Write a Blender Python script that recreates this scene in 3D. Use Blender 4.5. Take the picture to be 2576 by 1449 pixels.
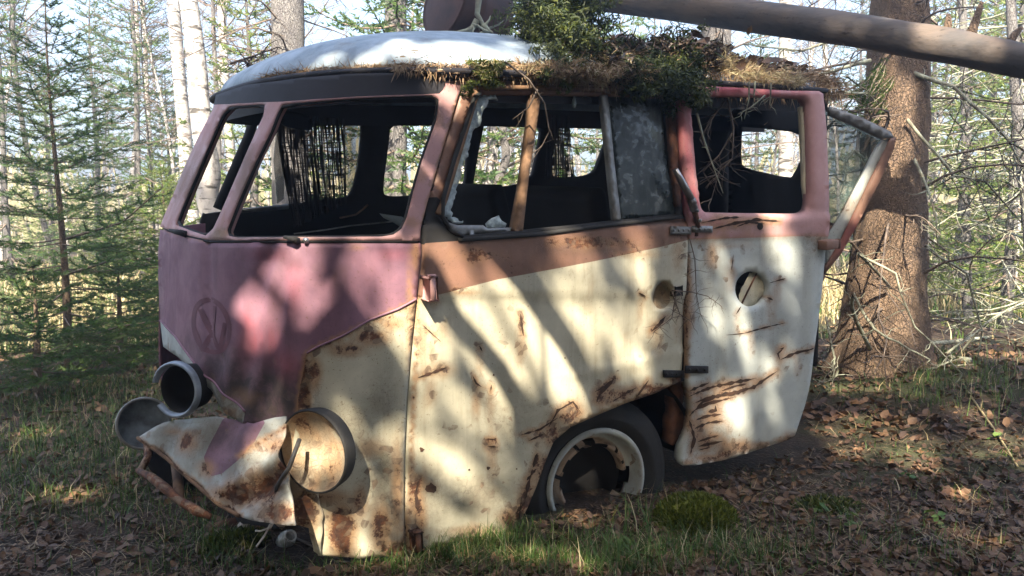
import bpy, bmesh, math, random
import numpy as np
from mathutils import Vector, Matrix, noise
from mathutils.geometry import delaunay_2d_cdt
R = math.radians
rng = random.Random(7)
for o in list(bpy.data.objects): bpy.data.objects.remove(o)
SC = bpy.context.scene
COL = SC.collection

# ---------------------------------------------------------------- camera
PITCH = R(4.7); CAMZ = 1.05; F = 1983.0
cam_d = bpy.data.cameras.new('camera'); cam = bpy.data.objects.new('camera', cam_d); COL.objects.link(cam)
cam.location = (0, 0, CAMZ); cam.rotation_euler = (R(90) - PITCH, 0, 0)
cam_d.sensor_width = 36; cam_d.lens = F / 2576 * 36; cam_d.clip_start = 0.05; cam_d.clip_end = 600
SC.camera = cam
# ---------------------------------------------------------------- light
SUN_EL = R(42); SUN_AZ = R(-6)        # the sun stands behind the photographer
SDIR = Vector((math.sin(SUN_AZ) * math.cos(SUN_EL), -math.cos(SUN_AZ) * math.cos(SUN_EL), math.sin(SUN_EL)))
world = bpy.data.worlds.new('World'); SC.world = world; world.use_nodes = True
wn = world.node_tree.nodes; wl = world.node_tree.links
bg = wn['Background']; sky = wn.new('ShaderNodeTexSky'); sky.sky_type = 'NISHITA'; sky.sun_disc = False
sky.sun_elevation = SUN_EL; sky.sun_rotation = math.atan2(SDIR.x, SDIR.y); sky.air_density = 1.0; sky.dust_density = 3.5
wl.new(sky.outputs[0], bg.inputs[0]); bg.inputs[1].default_value = 0.12
sl = bpy.data.lights.new('sun', 'SUN'); sl.energy = 5.0; sl.angle = R(0.53); sl.color = (1, 0.89, 0.71)
so = bpy.data.objects.new('sun', sl); COL.objects.link(so); so.rotation_euler = SDIR.to_track_quat('Z', 'Y').to_euler()
SC.view_settings.view_transform = 'Standard'; SC.view_settings.look = 'None'
SC.view_settings.exposure = 2.4; SC.view_settings.gamma = 1
try:
    SC.cycles.max_bounces = 6; SC.cycles.transparent_max_bounces = 12; SC.cycles.volume_bounces = 0
except Exception: pass

# ---------------------------------------------------------------- photograph geometry (2576 x 1449 reference grid -> rays)
CP = np.array([0, 0, CAMZ])
def rays(uv):
    uv = np.asarray(uv, float); cx = (uv[:, 0] - 1288) / F; cy = (724.5 - uv[:, 1]) / F
    c, s = math.cos(PITCH), math.sin(PITCH)
    d = np.stack([cx, c + cy * s, -s + cy * c], 1)
    return d / np.linalg.norm(d, axis=1)[:, None]
def at(u, v, y):
    d = rays([(u, v)])[0]; return Vector(CP + d * (y / d[1]))

# van frame: s rearwards, n inwards (to the far side), w up
PA = at(1065, 600, 2.33)
_p = R(3.9); hx = Vector((0.839, 0.545, 0)).normalized()
VR = Vector((hx.x * math.cos(_p), hx.y * math.cos(_p), math.sin(_p)))
VN = Vector((-hx.y, hx.x, math.tan(R(3.2)))).normalized(); VN = (VN - VR * VN.dot(VR)).normalized(); VW = VR.cross(VN)
VM = Matrix((VR, VN, VW)).transposed()
M3 = np.array([VR, VN, VW])
def to_loc(P): return (np.asarray(P) - np.array(PA)) @ M3.T
CL = to_loc(CP)
def rloc(uv): return rays(uv) @ M3.T
W2 = 1.72
def gside(w):
    wp = np.maximum(w, 0); wm = np.maximum(-w, 0)
    return 0.17 * wp ** 1.25 + 0.035 * wm ** 2
def s0f(w): return 0.40 * np.maximum(w, 0) - 0.06 * np.maximum(-w, 0)
def Df(w): return 0.555 - 0.02 * np.maximum(w, 0) + .05 * np.clip(-w, 0, .5) - 0.25 * np.maximum(-w - 0.55, 0) ** 1.5
def shellE(P, inf=0.0, p=2.9):
    s, n, w = P[..., 0], P[..., 1], P[..., 2]
    h = W2 / 2 - gside(w) + inf; D = Df(w) + inf
    return (np.abs((n - W2 / 2) / h) ** p + (np.maximum(s0f(w) - s, 0) / D) ** p) ** (1 / p) - 1
def shell_hit(uv, inf=0.0):
    d = rloc(uv); T = np.linspace(1.2, 5.5, 260)
    E = shellE(CL + d[:, None, :] * T[None, :, None], inf)
    neg = E < 0; first = neg.argmax(1); hit = neg.any(1)
    lo = T[np.maximum(first - 1, 0)]; hi = T[first]
    for _ in range(22):
        m = (lo + hi) / 2; e = shellE(CL + d * m[:, None], inf); lo = np.where(e > 0, m, lo); hi = np.where(e > 0, hi, m)
    t = np.where(hit, (lo + hi) / 2, T[E.argmin(1)])
    return CL + d * t[:, None]
def shell_nrm(P, inf=0.0):
    e = 1e-3; g = np.stack([(shellE(P + np.eye(3)[i] * e, inf) - shellE(P - np.eye(3)[i] * e, inf)) for i in range(3)], 1)
    return g / (np.linalg.norm(g, axis=1)[:, None] + 1e-9)
def plane_hit(uv, p0, nv):
    d = rloc(uv); t = ((np.asarray(p0) - CL) @ nv) / (d @ nv); return CL + d * t[:, None]
def shell_surf(inf=0.0):
    def f(uv):
        P = shell_hit(uv, inf); return P, shell_nrm(P, inf)
    return f
def plane_surf(p0, nv):
    nv = np.asarray(nv, float); nv = nv / np.linalg.norm(nv)
    if nv @ (CL - np.asarray(p0)) < 0: nv = -nv
    def f(uv):
        P = plane_hit(uv, p0, nv); return P, np.repeat(nv[None], len(P), 0)
    return f

def bumped(surf, bf, dent=.003, ds=5.0, seed=0):
    def f(uv):
        P, N = surf(uv)
        nz = np.array([noise.noise(Vector((p[0] * ds + seed, p[1] * ds, p[2] * ds))) + .4 * noise.noise(Vector((p[0] * ds * 3, p[1] * ds * 3 + seed, p[2] * ds * 3))) for p in P])
        return P + N * (nz * dent + bf(np.asarray(uv, float)))[:, None], N
    return f
def proj(P):
    P = np.asarray(P, float); r = np.array(PA) + P @ M3 - CP; c, s = math.cos(PITCH), math.sin(PITCH)
    f = r[:, 1] * c - r[:, 2] * s; up = r[:, 1] * s + r[:, 2] * c
    return [(float(a), float(b)) for a, b in zip(1288 + F * r[:, 0] / f, 724.5 - F * up / f)]
# ---------------------------------------------------------------- scene objects
def tag(o, label=None, cat=None, group=None, kind=None):
    if label: o['label'] = label
    if cat: o['category'] = cat
    if group: o['group'] = group
    if kind: o['kind'] = kind
    return o
def empty(name, loc, label, cat, group=None, rz=0):
    o = bpy.data.objects.new(name, None); o.location = loc; o.rotation_euler.z = rz; o.empty_display_size = 0.1
    COL.objects.link(o); return tag(o, label, cat, group)
class MB:
    def __init__(s): s.v = []; s.f = []; s.m = []; s.w = {}
    def add(s, vs, fs, mi=0):
        b = len(s.v); s.v.extend(vs)
        for f in fs: s.f.append([b + i for i in f]); s.m.append(mi)
        return b
    def build(s, name, mats, parent=None, smooth=True, label=None):
        me = bpy.data.meshes.new(name); me.from_pydata([tuple(p) for p in s.v], [], s.f)
        if not isinstance(mats, (list, tuple)): mats = [mats]
        for m in mats: me.materials.append(m)
        me.polygons.foreach_set('material_index', s.m)
        me.polygons.foreach_set('use_smooth', [smooth] * len(s.f))
        if s.w:
            a = me.color_attributes.new('wear', 'FLOAT_COLOR', 'POINT')
            arr = np.zeros((len(s.v), 4)); arr[:, 3] = 1
            for i, c in s.w.items(): arr[i, :3] = c
            a.data.foreach_set('color', arr.ravel())
        me.update()
        o = bpy.data.objects.new(name, me); COL.objects.link(o); o.parent = parent
        if label: o['label'] = label
        return o
def tube(mb, pts, rad, sides=6, mi=0, cap=True):
    pts = [Vector(p) for p in pts]; n = len(pts)
    if not hasattr(rad, '__len__'): rad = [rad] * n
    vs = []; up = None
    for i, p in enumerate(pts):
        t = (pts[min(i + 1, n - 1)] - pts[max(i - 1, 0)])
        t = t.normalized() if t.length > 1e-9 else Vector((0, 0, 1))
        if up is None: up = t.orthogonal().normalized()
        up = (up - t * up.dot(t)); up = up.normalized() if up.length > 1e-6 else t.orthogonal().normalized()
        b = t.cross(up)
        for k in range(sides):
            a = 2 * math.pi * k / sides; vs.append(p + (up * math.cos(a) + b * math.sin(a)) * rad[i])
    fs = [[i * sides + k, i * sides + (k + 1) % sides, (i + 1) * sides + (k + 1) % sides, (i + 1) * sides + k] for i in range(n - 1) for k in range(sides)]
    if cap: fs += [list(range(sides))[::-1], [(n - 1) * sides + k for k in range(sides)]]
    mb.add(vs, fs, mi)
def boxm(mb, c, ax, ay, az, mi=0, bev=0.12):
    # bevelled box from centre and three half-axis vectors
    c, ax, ay, az = map(Vector, (c, ax, ay, az)); bm = bmesh.new(); bmesh.ops.create_cube(bm, size=2)
    m = min(ax.length, ay.length, az.length) * bev * 2
    for v in bm.verts: v.co = c + ax * v.co.x + ay * v.co.y + az * v.co.z
    bmesh.ops.bevel(bm, geom=bm.edges[:], offset=m, segments=2, affect='EDGES', profile=0.5)
    bm.verts.index_update(); mb.add([v.co.copy() for v in bm.verts], [[v.index for v in f.verts] for f in bm.faces], mi); bm.free()
def lathe(mb, c, axis, prof, seg=48, mi=0, skip=None):
    # prof: (radius, along-axis) pairs
    c = Vector(c); axis = Vector(axis).normalized(); u = axis.orthogonal().normalized(); v = axis.cross(u)
    vs = [c + axis * z + (u * math.cos(2 * math.pi * k / seg) + v * math.sin(2 * math.pi * k / seg)) * r for r, z in prof for k in range(seg)]
    fs = []
    for i in range(len(prof) - 1):
        for k in range(seg):
            if skip and skip(i, k): continue
            fs.append([i * seg + k, i * seg + (k + 1) % seg, (i + 1) * seg + (k + 1) % seg, (i + 1) * seg + k])
    mb.add(vs, fs, mi)

# ---------------------------------------------------------------- pressed-metal panels
def inpoly(P, poly):
    P = np.asarray(P, float); x, y = P[:, 0], P[:, 1]; r = np.zeros(len(P), bool); q = np.asarray(poly, float); j = len(q) - 1
    for i in range(len(q)):
        xi, yi = q[i]; xj, yj = q[j]
        c = ((yi > y) != (yj > y)) & (x < (xj - xi) * (y - yi) / (yj - yi + 1e-12) + xi); r ^= c; j = i
    return r
def resample(poly, step, closed=True):
    out = []; n = len(poly)
    for i in range(n if closed else n - 1):
        a = poly[i]; b = poly[(i + 1) % n]; L = math.hypot(b[0] - a[0], b[1] - a[1]); k = max(1, int(round(L / step)))
        for j in range(k): t = j / k; out.append((a[0] + (b[0] - a[0]) * t, a[1] + (b[1] - a[1]) * t))
    if not closed: out.append(poly[-1])
    return out
def smoothpoly(poly, it=2, closed=True):
    for _ in range(it):
        out = []; n = len(poly)
        for i in range(n if closed else n - 1):
            a = poly[i]; b = poly[(i + 1) % n]
            out += [(a[0] * .75 + b[0] * .25, a[1] * .75 + b[1] * .25), (a[0] * .25 + b[0] * .75, a[1] * .25 + b[1] * .75)]
        if not closed: out = [poly[0]] + out + [poly[-1]]
        poly = out
    return poly
def ragged(poly, amp, step, seed=0):
    r = random.Random(seed); out = []
    for x, y in resample(poly, step): out.append((x + r.uniform(-amp, amp), y + r.uniform(-amp, amp)))
    return out
def blobs(P, lst, q=1.6):
    r = np.zeros(len(P))
    for b in lst:
        u, v, ru, rv, st = b[:5]; d = np.sqrt(((P[:, 0] - u) / ru) ** 2 + ((P[:, 1] - v) / rv) ** 2)
        r = np.maximum(r, st * np.clip(1.35 - d, 0, 1) ** q)
    return r
def seglines(P, lst):
    # (u0,v0,u1,v1,width,strength)
    r = np.zeros(len(P))
    for a0, b0, a1, b1, wd, st in lst:
        d = np.array([a1 - a0, b1 - b0]); L2 = d @ d + 1e-9; t = np.clip(((P - [a0, b0]) @ d) / L2, 0, 1)
        dd = np.linalg.norm(P - ([a0, b0] + t[:, None] * d), axis=1); r = np.maximum(r, st * np.clip(1.3 - dd / wd, 0, 1))
    return r
def panel(name, outline, holes, surf, mats, parent, th=0.012, step=12, lines=(), region=None, dent=0.003, dscale=5.0,
          rust=(), rlines=(), red=(), dirt=(), bumpf=None, bstep=9, label=None, extra=None, seed=0):
    V = []; Eg = []
    def addl(pl, closed):
        b = len(V); V.extend(pl); n = len(pl)
        for i in range(n if closed else n - 1): Eg.append((b + i, b + (i + 1) % n))
    out = resample(outline, bstep); addl(out, True); hs = [resample(h, bstep) for h in holes]
    for h in hs: addl(h, True)
    for l in lines: addl(resample(l, bstep, False), False)
    q = np.array(outline); x0, y0 = q.min(0); x1, y1 = q.max(0)
    gx, gy = np.meshgrid(np.arange(x0, x1, step), np.arange(y0, y1, step)); g = np.stack([gx.ravel() + (gy.ravel() / step % 2 > 1) * step / 2, gy.ravel()], 1)
    m = inpoly(g, out)
    for h in hs: m &= ~inpoly(g, h)
    g = g[m]; B = np.array(V); keep = np.ones(len(g), bool)
    for k in range(0, len(g), 400):
        d2 = ((g[k:k + 400, None] - B[None]) ** 2).sum(2).min(1); keep[k:k + 400] = d2 > (step * .45) ** 2
    V.extend([tuple(p) for p in g[keep]])
    vs, es, fs, *_ = delaunay_2d_cdt([Vector(p) for p in V], Eg, [], 0, 1e-4)
    P2 = np.array([tuple(v) for v in vs]); tri = np.array([f for f in fs if len(f) == 3]); cen = P2[tri].mean(1)
    m = inpoly(cen, out)
    for h in hs: m &= ~inpoly(cen, h)
    tri = tri[m]; cen = cen[m]
    used = np.unique(tri); mp = -np.ones(len(P2), int); mp[used] = np.arange(len(used)); P2 = P2[used]; tri = mp[tri]
    P, Nn = surf(P2)
    if dent:
        nz = np.array([noise.noise(Vector((p[0] * dscale + seed, p[1] * dscale, p[2] * dscale))) + .4 * noise.noise(Vector((p[0] * dscale * 3, p[1] * dscale * 3 + seed, p[2] * dscale * 3))) for p in P])
        P = P + Nn * (nz * dent)[:, None]
    if bumpf is not None: P = P + Nn * bumpf(P2)[:, None]
    # orientation: outward normal along Nn
    a, b, c = P[tri[:, 0]], P[tri[:, 1]], P[tri[:, 2]]; fn = np.cross(b - a, c - a); fl = (fn * Nn[tri[:, 0]]).sum(1) < 0
    tri[fl] = tri[fl][:, ::-1]
    mi = region(cen).astype(int) if region is not None else np.zeros(len(tri), int)
    nv = len(P); inner = P - Nn * th
    edge = {}
    for t in tri:
        for i in range(3):
            e = (int(t[i]), int(t[(i + 1) % 3])); edge[e] = edge.get(e, 0) + 1
    mb = MB(); mb.v = list(P) + list(inner)
    mb.f = [list(map(int, t)) for t in tri] + [[int(t[2]) + nv, int(t[1]) + nv, int(t[0]) + nv] for t in tri]
    mb.m = list(map(int, mi)) + [len(mats) - 1] * len(tri)
    rimm = {}
    for t, k in zip(tri, mi):
        for i in range(3): rimm[(int(t[i]), int(t[(i + 1) % 3]))] = int(k)
    for (i, j) in edge:
        if (j, i) not in edge: mb.f.append([j, i, i + nv, j + nv]); mb.m.append(rimm[(i, j)])
    wear = np.zeros((nv, 3)); wear[:, 0] = np.maximum(blobs(P2, rust), seglines(P2, rlines) if len(rlines) else 0)
    wear[:, 1] = blobs(P2, red); wear[:, 2] = blobs(P2, dirt)
    for i in range(nv): mb.w[i] = wear[i]; mb.w[i + nv] = wear[i]
    if extra: extra(mb)
    o = mb.build(name, mats, parent, True, label)
    return o
def strip(mb, surf, pts, wid, mi=0, off=0.0015, taper=True, jag=0.0, seed=1):
    # a raised or gouged line lying on a panel; pts in reference px, wid in px
    r = random.Random(seed); pts = resample(pts, 7, False); n = len(pts); L = []; Rr = []
    for i, (x, y) in enumerate(pts):
        a = pts[max(i - 1, 0)]; b = pts[min(i + 1, n - 1)]; dx, dy = b[0] - a[0], b[1] - a[1]; l = math.hypot(dx, dy) + 1e-9
        t = i / (n - 1); ww = wid * (min(1, 4 * min(t, 1 - t) + .12) if taper else 1) * (1 + r.uniform(-jag, jag)) / 2
        L.append((x - dy / l * ww, y + dx / l * ww)); Rr.append((x + dy / l * ww, y - dx / l * ww))
    P, N = surf(np.array(L + Rr)); P = P + N * off
    mb.add(list(P), [[i, i + 1, n + i + 1, n + i] for i in range(n - 1)], mi)
def edge_tube(mb, surf, pts, rad, closed=False, off=0.0, mi=0, step=10, sides=6):
    pts = resample(pts, step, closed)
    if closed: pts = pts + [pts[0]]
    P, N = surf(np.array(pts)); tube(mb, P + N * off, rad, sides, mi)
# ---------------------------------------------------------------- materials
class NT:
    def __init__(s, name, **bs):
        s.m = bpy.data.materials.new(name); s.m.use_nodes = True; s.n = s.m.node_tree.nodes; s.l = s.m.node_tree.links
        s.b = s.n['Principled BSDF']; s.tc = None
        for k, v in bs.items(): s.set(s.b, k.replace('_', ' '), v)
    def set(s, node, key, v):
        i = node.inputs[key]
        if isinstance(v, bpy.types.NodeSocket): s.l.new(v, i)
        elif isinstance(v, tuple) and len(v) == 3 and i.type == 'RGBA': i.default_value = (*v, 1)
        else: i.default_value = v
    def node(s, t, ins={}, **props):
        x = s.n.new(t)
        for k, v in props.items(): setattr(x, k, v)
        for k, v in ins.items(): s.set(x, k, v)
        return x
    def co(s, scale=(1, 1, 1), kind='Object'):
        if not s.tc: s.tc = s.n.new('ShaderNodeTexCoord')
        mp = s.n.new('ShaderNodeMapping'); s.l.new(s.tc.outputs[kind], mp.inputs[0]); mp.inputs['Scale'].default_value = scale
        return mp.outputs[0]
    def noise(s, scale, detail=4, rough=.55, vec=None, dist=0):
        return s.node('ShaderNodeTexNoise', {'Vector': vec if vec is not None else s.co(), 'Scale': scale, 'Detail': detail, 'Roughness': rough, 'Distortion': dist}).outputs[0]
    def math(s, op, a, b=0.0, clamp=False):
        return s.node('ShaderNodeMath', {0: a, 1: b}, operation=op, use_clamp=clamp).outputs[0]
    def ramp(s, x, lo, hi, a=0.0, b=1.0):
        return s.node('ShaderNodeMapRange', {'Value': x, 'From Min': lo, 'From Max': hi, 'To Min': a, 'To Max': b}).outputs[0]
    def mix(s, f, a, b, blend='MIX'):
        x = s.node('ShaderNodeMix', data_type='RGBA', blend_type=blend); s.set(x, 0, f)
        for i, v in ((6, a), (7, b)):
            if isinstance(v, bpy.types.NodeSocket): s.l.new(v, x.inputs[i])
            else: x.inputs[i].default_value = (*v, 1)
        return x.outputs[2]
    def bump(s, h, strength=.3, dist=.01):
        o = s.node('ShaderNodeBump', {'Height': h, 'Strength': strength, 'Distance': dist}).outputs[0]; s.set(s.b, 'Normal', o)
def simple(name, col, rough=.7, col2=None, sc=12, metallic=0, bump=.2, detail=5, vec=(1, 1, 1), spec=None, bd=.005):
    t = NT(name, Roughness=rough, Metallic=metallic); n = t.noise(sc, detail, vec=t.co(vec))
    c2 = col2 or tuple(c * .55 for c in col)
    t.set(t.b, 'Base Color', t.mix(t.ramp(n, .35, .65), col, c2))
    if spec is not None: t.set(t.b, 'Specular IOR Level', spec)
    if bump: t.bump(t.noise(sc * 4, 4), bump, bd)
    return t.m
def paint(name, col, col2, redcol=(.42, .07, .09), dirtcol=(.16, .14, .10), base_rust=0.0, rough=.5, streak=.35, crack=1.0, mott=.5):
    t = NT(name, Metallic=0.0)
    at_ = t.node('ShaderNodeAttribute', attribute_name='wear'); sp = t.node('ShaderNodeSeparateColor', {0: at_.outputs['Color']})
    rust, red, dirt = sp.outputs[0], sp.outputs[1], sp.outputs[2]
    big = t.noise(3.0, 6, .6); fine = t.noise(38, 8, .65); mid = t.noise(11, 7, .62, dist=.4); spk = t.noise(150, 3, .6)
    stk = t.noise(1.0, 9, .68, vec=t.co((9, 9, .9)), dist=.25)
    c = t.mix(t.ramp(t.math('ADD', t.math('MULTIPLY', big, .5), t.math('MULTIPLY', mid, .5)), .4, .62, 0, mott), col, col2)
    c = t.mix(t.math('MULTIPLY', red, t.ramp(stk, .3, .6), True), c, redcol)
    c = t.mix(t.ramp(stk, .52, .72, 0, streak), c, dirtcol)
    dm = t.math('MULTIPLY', dirt, t.ramp(mid, .2, .55), True); c = t.mix(dm, c, dirtcol)
    # ochre bleed round the rust
    bl = t.ramp(t.math('ADD', t.math('MULTIPLY', rust, .75), t.math('MULTIPLY', t.math('ADD', mid, stk), .42)), .48, .95)
    c = t.mix(t.math('MULTIPLY', bl, .75), c, (.38, .20, .085))
    # bare rust where the paint has gone
    rm = t.ramp(t.math('ADD', t.math('ADD', t.math('MULTIPLY', rust, .36), base_rust), t.math('ADD', t.math('MULTIPLY', t.math('ADD', fine, mid), .42), t.math('MULTIPLY', t.math('ADD', spk, stk), .22))), .93, .99)
    rc = t.mix(t.ramp(fine, .35, .65), (.20, .075, .03), (.055, .025, .018)); c = t.mix(rm, c, rc)
    vor = t.node('ShaderNodeTexVoronoi', {'Vector': t.co((1, 1, 1)), 'Scale': 52.0}, feature='DISTANCE_TO_EDGE').outputs['Distance']
    vor2 = t.node('ShaderNodeTexVoronoi', {'Vector': t.co((1, 1, 1)), 'Scale': 140.0}, feature='DISTANCE_TO_EDGE').outputs['Distance']
    ck = t.math('MULTIPLY', t.ramp(t.math('MINIMUM', vor, t.math('MULTIPLY', vor2, 1.6)), .0, .035, 1, 0), t.math('MULTIPLY', t.ramp(t.math('ADD', t.math('ADD', rust, dirt), t.math('MULTIPLY', big, .8)), .55, 1.0), crack), True)
    c = t.mix(t.math('MULTIPLY', ck, .5), c, (.14, .09, .055))
    wv = t.node('ShaderNodeVectorMath', {0: t.co(), 1: t.node('ShaderNodeVectorMath', {0: t.node('ShaderNodeTexNoise', {'Vector': t.co(), 'Scale': 9.0}).outputs['Color'], 3: .06}, operation='SCALE').outputs[0]}, operation='ADD').outputs[0]
    vc = t.node('ShaderNodeTexVoronoi', {'Vector': wv, 'Scale': 46.0}); vs_ = t.node('ShaderNodeSeparateColor', {0: vc.outputs['Color']}).outputs[0]
    chip = t.math('MULTIPLY', t.ramp(t.math('SUBTRACT', t.math('ADD', t.math('MULTIPLY', rust, .30), t.math('MULTIPLY', dirt, .13)), vs_), -.02, .03), t.math('MULTIPLY', t.ramp(mid, .42, .52), crack), True)
    c = t.mix(t.math('MULTIPLY', chip, .8), c, t.mix(t.ramp(fine, .4, .6), (.24, .17, .11), (.12, .075, .05)))
    sk = t.ramp(t.math('ADD', spk, t.math('MULTIPLY', big, .3)), .80, .86); c = t.mix(t.math('MULTIPLY', sk, .6), c, (.12, .06, .03))
    t.set(t.b, 'Base Color', c)
    t.set(t.b, 'Roughness', t.ramp(t.math('MAXIMUM', rm, t.ramp(mid, .4, .7)), 0, 1, rough, .85))
    t.bump(t.math('SUBTRACT', t.math('SUBTRACT', t.math('MULTIPLY', fine, .35), t.math('MULTIPLY', rm, .6)), t.math('MULTIPLY', t.math('ADD', ck, chip), .5)), .7, .004)
    return t.m
M = {}
M['white'] = paint('chalky_white_paint', (.50, .53, .50), (.33, .37, .36))
M['cream'] = paint('stained_cream_paint', (.57, .53, .40), (.33, .31, .22), streak=.5, base_rust=.03)
M['pink'] = paint('faded_red_paint', (.27, .135, .175), (.165, .085, .125), dirtcol=(.045, .03, .03), rough=.62, streak=.3, crack=.3, mott=.8)
M['pinkpale'] = paint('pale_faded_red_paint', (.47, .27, .26), (.36, .19, .18), streak=.25, crack=.4)
M['rustpink'] = paint('rusted_red_paint', (.25, .135, .095), (.13, .07, .045), dirtcol=(.09, .055, .04), base_rust=.19, streak=.4, crack=.7)
M['rust'] = simple('rust_brown', (.17, .07, .035), .9, (.06, .03, .02), 18, bump=.6)
M['ochre'] = simple('ochre_rusty_trim', (.23, .13, .07), .85, (.10, .055, .03), 22, bump=.4)
M['scar'] = simple('rust_scar', (.075, .035, .02), .95, (.03, .018, .012), 40, bump=.5)
M['dark'] = simple('near_black_metal', (.014, .013, .013), .85, (.008, .007, .007), 8, bump=.2)  # one even near-black tone for metal parts
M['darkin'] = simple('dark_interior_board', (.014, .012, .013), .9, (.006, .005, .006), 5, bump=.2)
M['header'] = simple('shade_dark_header_paint', (.018, .016, .022), .75, (.010, .009, .012), 6, bump=.2)  # shade under the roof edge put into the header colour
M['roof'] = paint('grey_white_roof_paint', (.36, .43, .49), (.20, .26, .31), streak=.45, crack=.3, mott=1.0, base_rust=.03)
M['rubber'] = simple('perished_black_rubber', (.012, .012, .012), .8, (.022, .02, .018), 14, bump=.3)
M['steel'] = simple('dull_grey_steel', (.30, .31, .31), .5, (.16, .15, .14), 16, metallic=.6, bump=.2)
M['chrome'] = simple('tarnished_chrome', (.55, .56, .57), .28, (.25, .22, .2), 12, metallic=.9, bump=.15)
M['blued'] = simple('blue_grey_enamel', (.34, .40, .47), .4, (.16, .19, .22), 16, metallic=.2, bump=.2)
M['rim'] = paint('grey_rim_paint', (.42, .46, .45), (.32, .35, .34), base_rust=.0, streak=.2)
M['emblem'] = simple('dark_red_paint_ghost', (.17, .065, .085), .7, (.12, .045, .065), 20, bump=.1)
M['wire'] = simple('black_cable', (.02, .02, .02), .6, (.05, .045, .04), 30, bump=.2)
M['wirew'] = simple('pale_cable', (.55, .53, .5), .6, (.3, .27, .23), 30, bump=.2)
def glass(name, col, alpha, rough=.15, sc=9):
    t = NT(name, Roughness=rough); n = t.noise(sc, 6); n2 = t.noise(1, 5, vec=t.co((30, 30, 2)))
    t.set(t.b, 'Base Color', t.mix(t.ramp(t.math('MULTIPLY', n, n2), .15, .35), col, tuple(min(1, c * 2.2) for c in col)))
    if name.startswith('grimy'):
        n3 = t.noise(26, 8, .75); n4 = t.noise(1, 6, .7, vec=t.co((16, 16, 2.5)))
        t.set(t.b, 'Base Color', t.mix(t.ramp(t.math('ADD', n3, t.math('MULTIPLY', n4, .8)), .92, 1.12), col, (.10, .12, .11))); t.set(t.b, 'Roughness', t.ramp(n3, .4, .6, .15, .7))
    t.set(t.b, 'Alpha', t.ramp(n, .3, .7, alpha - .08, min(1, alpha + .08))); return t.m
M['dirtyglass'] = glass('grimy_window_glass', (.018, .026, .026), .95, .35)
M['farglass'] = glass('greenish_dusty_glass', (.10, .14, .13), .55, .2)
M['shard'] = glass('crazed_safety_glass', (.26, .30, .30), .7, .35, 60)
M['clear'] = glass('cloudy_jar_glass', (.5, .55, .52), .45, .08, 30)
def curtain_mat():
    t = NT('striped_curtain_cloth', Roughness=.95)
    a = t.noise(1, 3, vec=t.co((150, 150, 3))); b = t.noise(1, 3, vec=t.co((8, 8, 190))); c = t.noise(7, 3)
    t.set(t.b, 'Base Color', t.mix(t.ramp(t.noise(1, 2, vec=t.co((60, 60, 1))), .4, .6), (.055, .045, .05), (.018, .016, .02)))
    hole = t.math('MULTIPLY', t.ramp(a, .53, .58), t.ramp(b, .42, .50)); hole = t.math('MULTIPLY', hole, t.ramp(c, .38, .5))
    t.set(t.b, 'Alpha', t.math('SUBTRACT', 1.0, hole, True)); return t.m
M['curtain'] = curtain_mat()
def bark(name, a, b, c, sc=7, vec=(1, 1, .35), bump=.9, bd=.03):
    t = NT(name, Roughness=.95); v0 = t.co(vec)
    v = t.node('ShaderNodeVectorMath', {0: v0, 1: t.node('ShaderNodeVectorMath', {0: t.node('ShaderNodeTexNoise', {'Vector': v0, 'Scale': sc * .9, 'Detail': 4.0}).outputs['Color'], 3: 1.6 / sc}, operation='SCALE').outputs[0]}, operation='ADD').outputs[0]
    vo = t.node('ShaderNodeTexVoronoi', {'Vector': v, 'Scale': sc * 4.0, 'Randomness': 1.0}, feature='DISTANCE_TO_EDGE').outputs['Distance']
    n = t.noise(sc, 8, .65, vec=v); f = t.noise(sc * 9, 5, .6); g = t.noise(2.2, 5)
    col = t.mix(t.ramp(n, .35, .65), a, b); col = t.mix(t.math('MULTIPLY', t.ramp(vo, 0, .10, .75, 0), t.ramp(g, .35, .6)), col, c); col = t.mix(t.ramp(f, .5, .7, 0, .7), col, c); col = t.mix(t.ramp(g, .5, .75, 0, .5), col, b)
    t.set(t.b, 'Base Color', col); t.bump(t.math('ADD', t.ramp(vo, 0, .14), t.math('MULTIPLY', f, .8)), bump, bd); return t.m
M['spruce_bark'] = bark('scaly_spruce_bark', (.27, .18, .115), (.15, .10, .07), (.05, .034, .025), 17, (1, 1, .5), bump=1, bd=.02)
M['sap_bark'] = bark('brown_sapling_bark', (.20, .14, .09), (.13, .09, .06), (.05, .04, .03), 20, bd=.01)
M['grey_bark'] = bark('grey_bark', (.20, .19, .18), (.12, .11, .11), (.05, .045, .045), 18, bd=.01)
M['twig'] = simple('dead_twig_bark', (.17, .13, .10), .9, (.08, .06, .05), 20)
M['lichentwig'] = simple('lichen_covered_twig', (.34, .36, .27), .95, (.13, .11, .08), 18)
def birch_bark():
    t = NT('birch_bark', Roughness=.8); n = t.noise(1, 6, .6, vec=t.co((5, 5, 28))); g = t.noise(2.5, 6); h = t.noise(9, 6, .7)
    c = t.mix(t.ramp(g, .4, .65), (.40, .38, .36), (.25, .23, .215)); c = t.mix(t.ramp(n, .56, .62), c, (.05, .045, .04)); c = t.mix(t.ramp(h, .52, .62, 0, .9), c, (.10, .09, .085))
    t.set(t.b, 'Base Color', c); t.bump(h, .7, .02); return t.m
M['birch'] = birch_bark()
M['railp'] = paint('flaking_bumper_paint', (.20, .19, .17), (.10, .08, .06), base_rust=.12, streak=.4)
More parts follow.
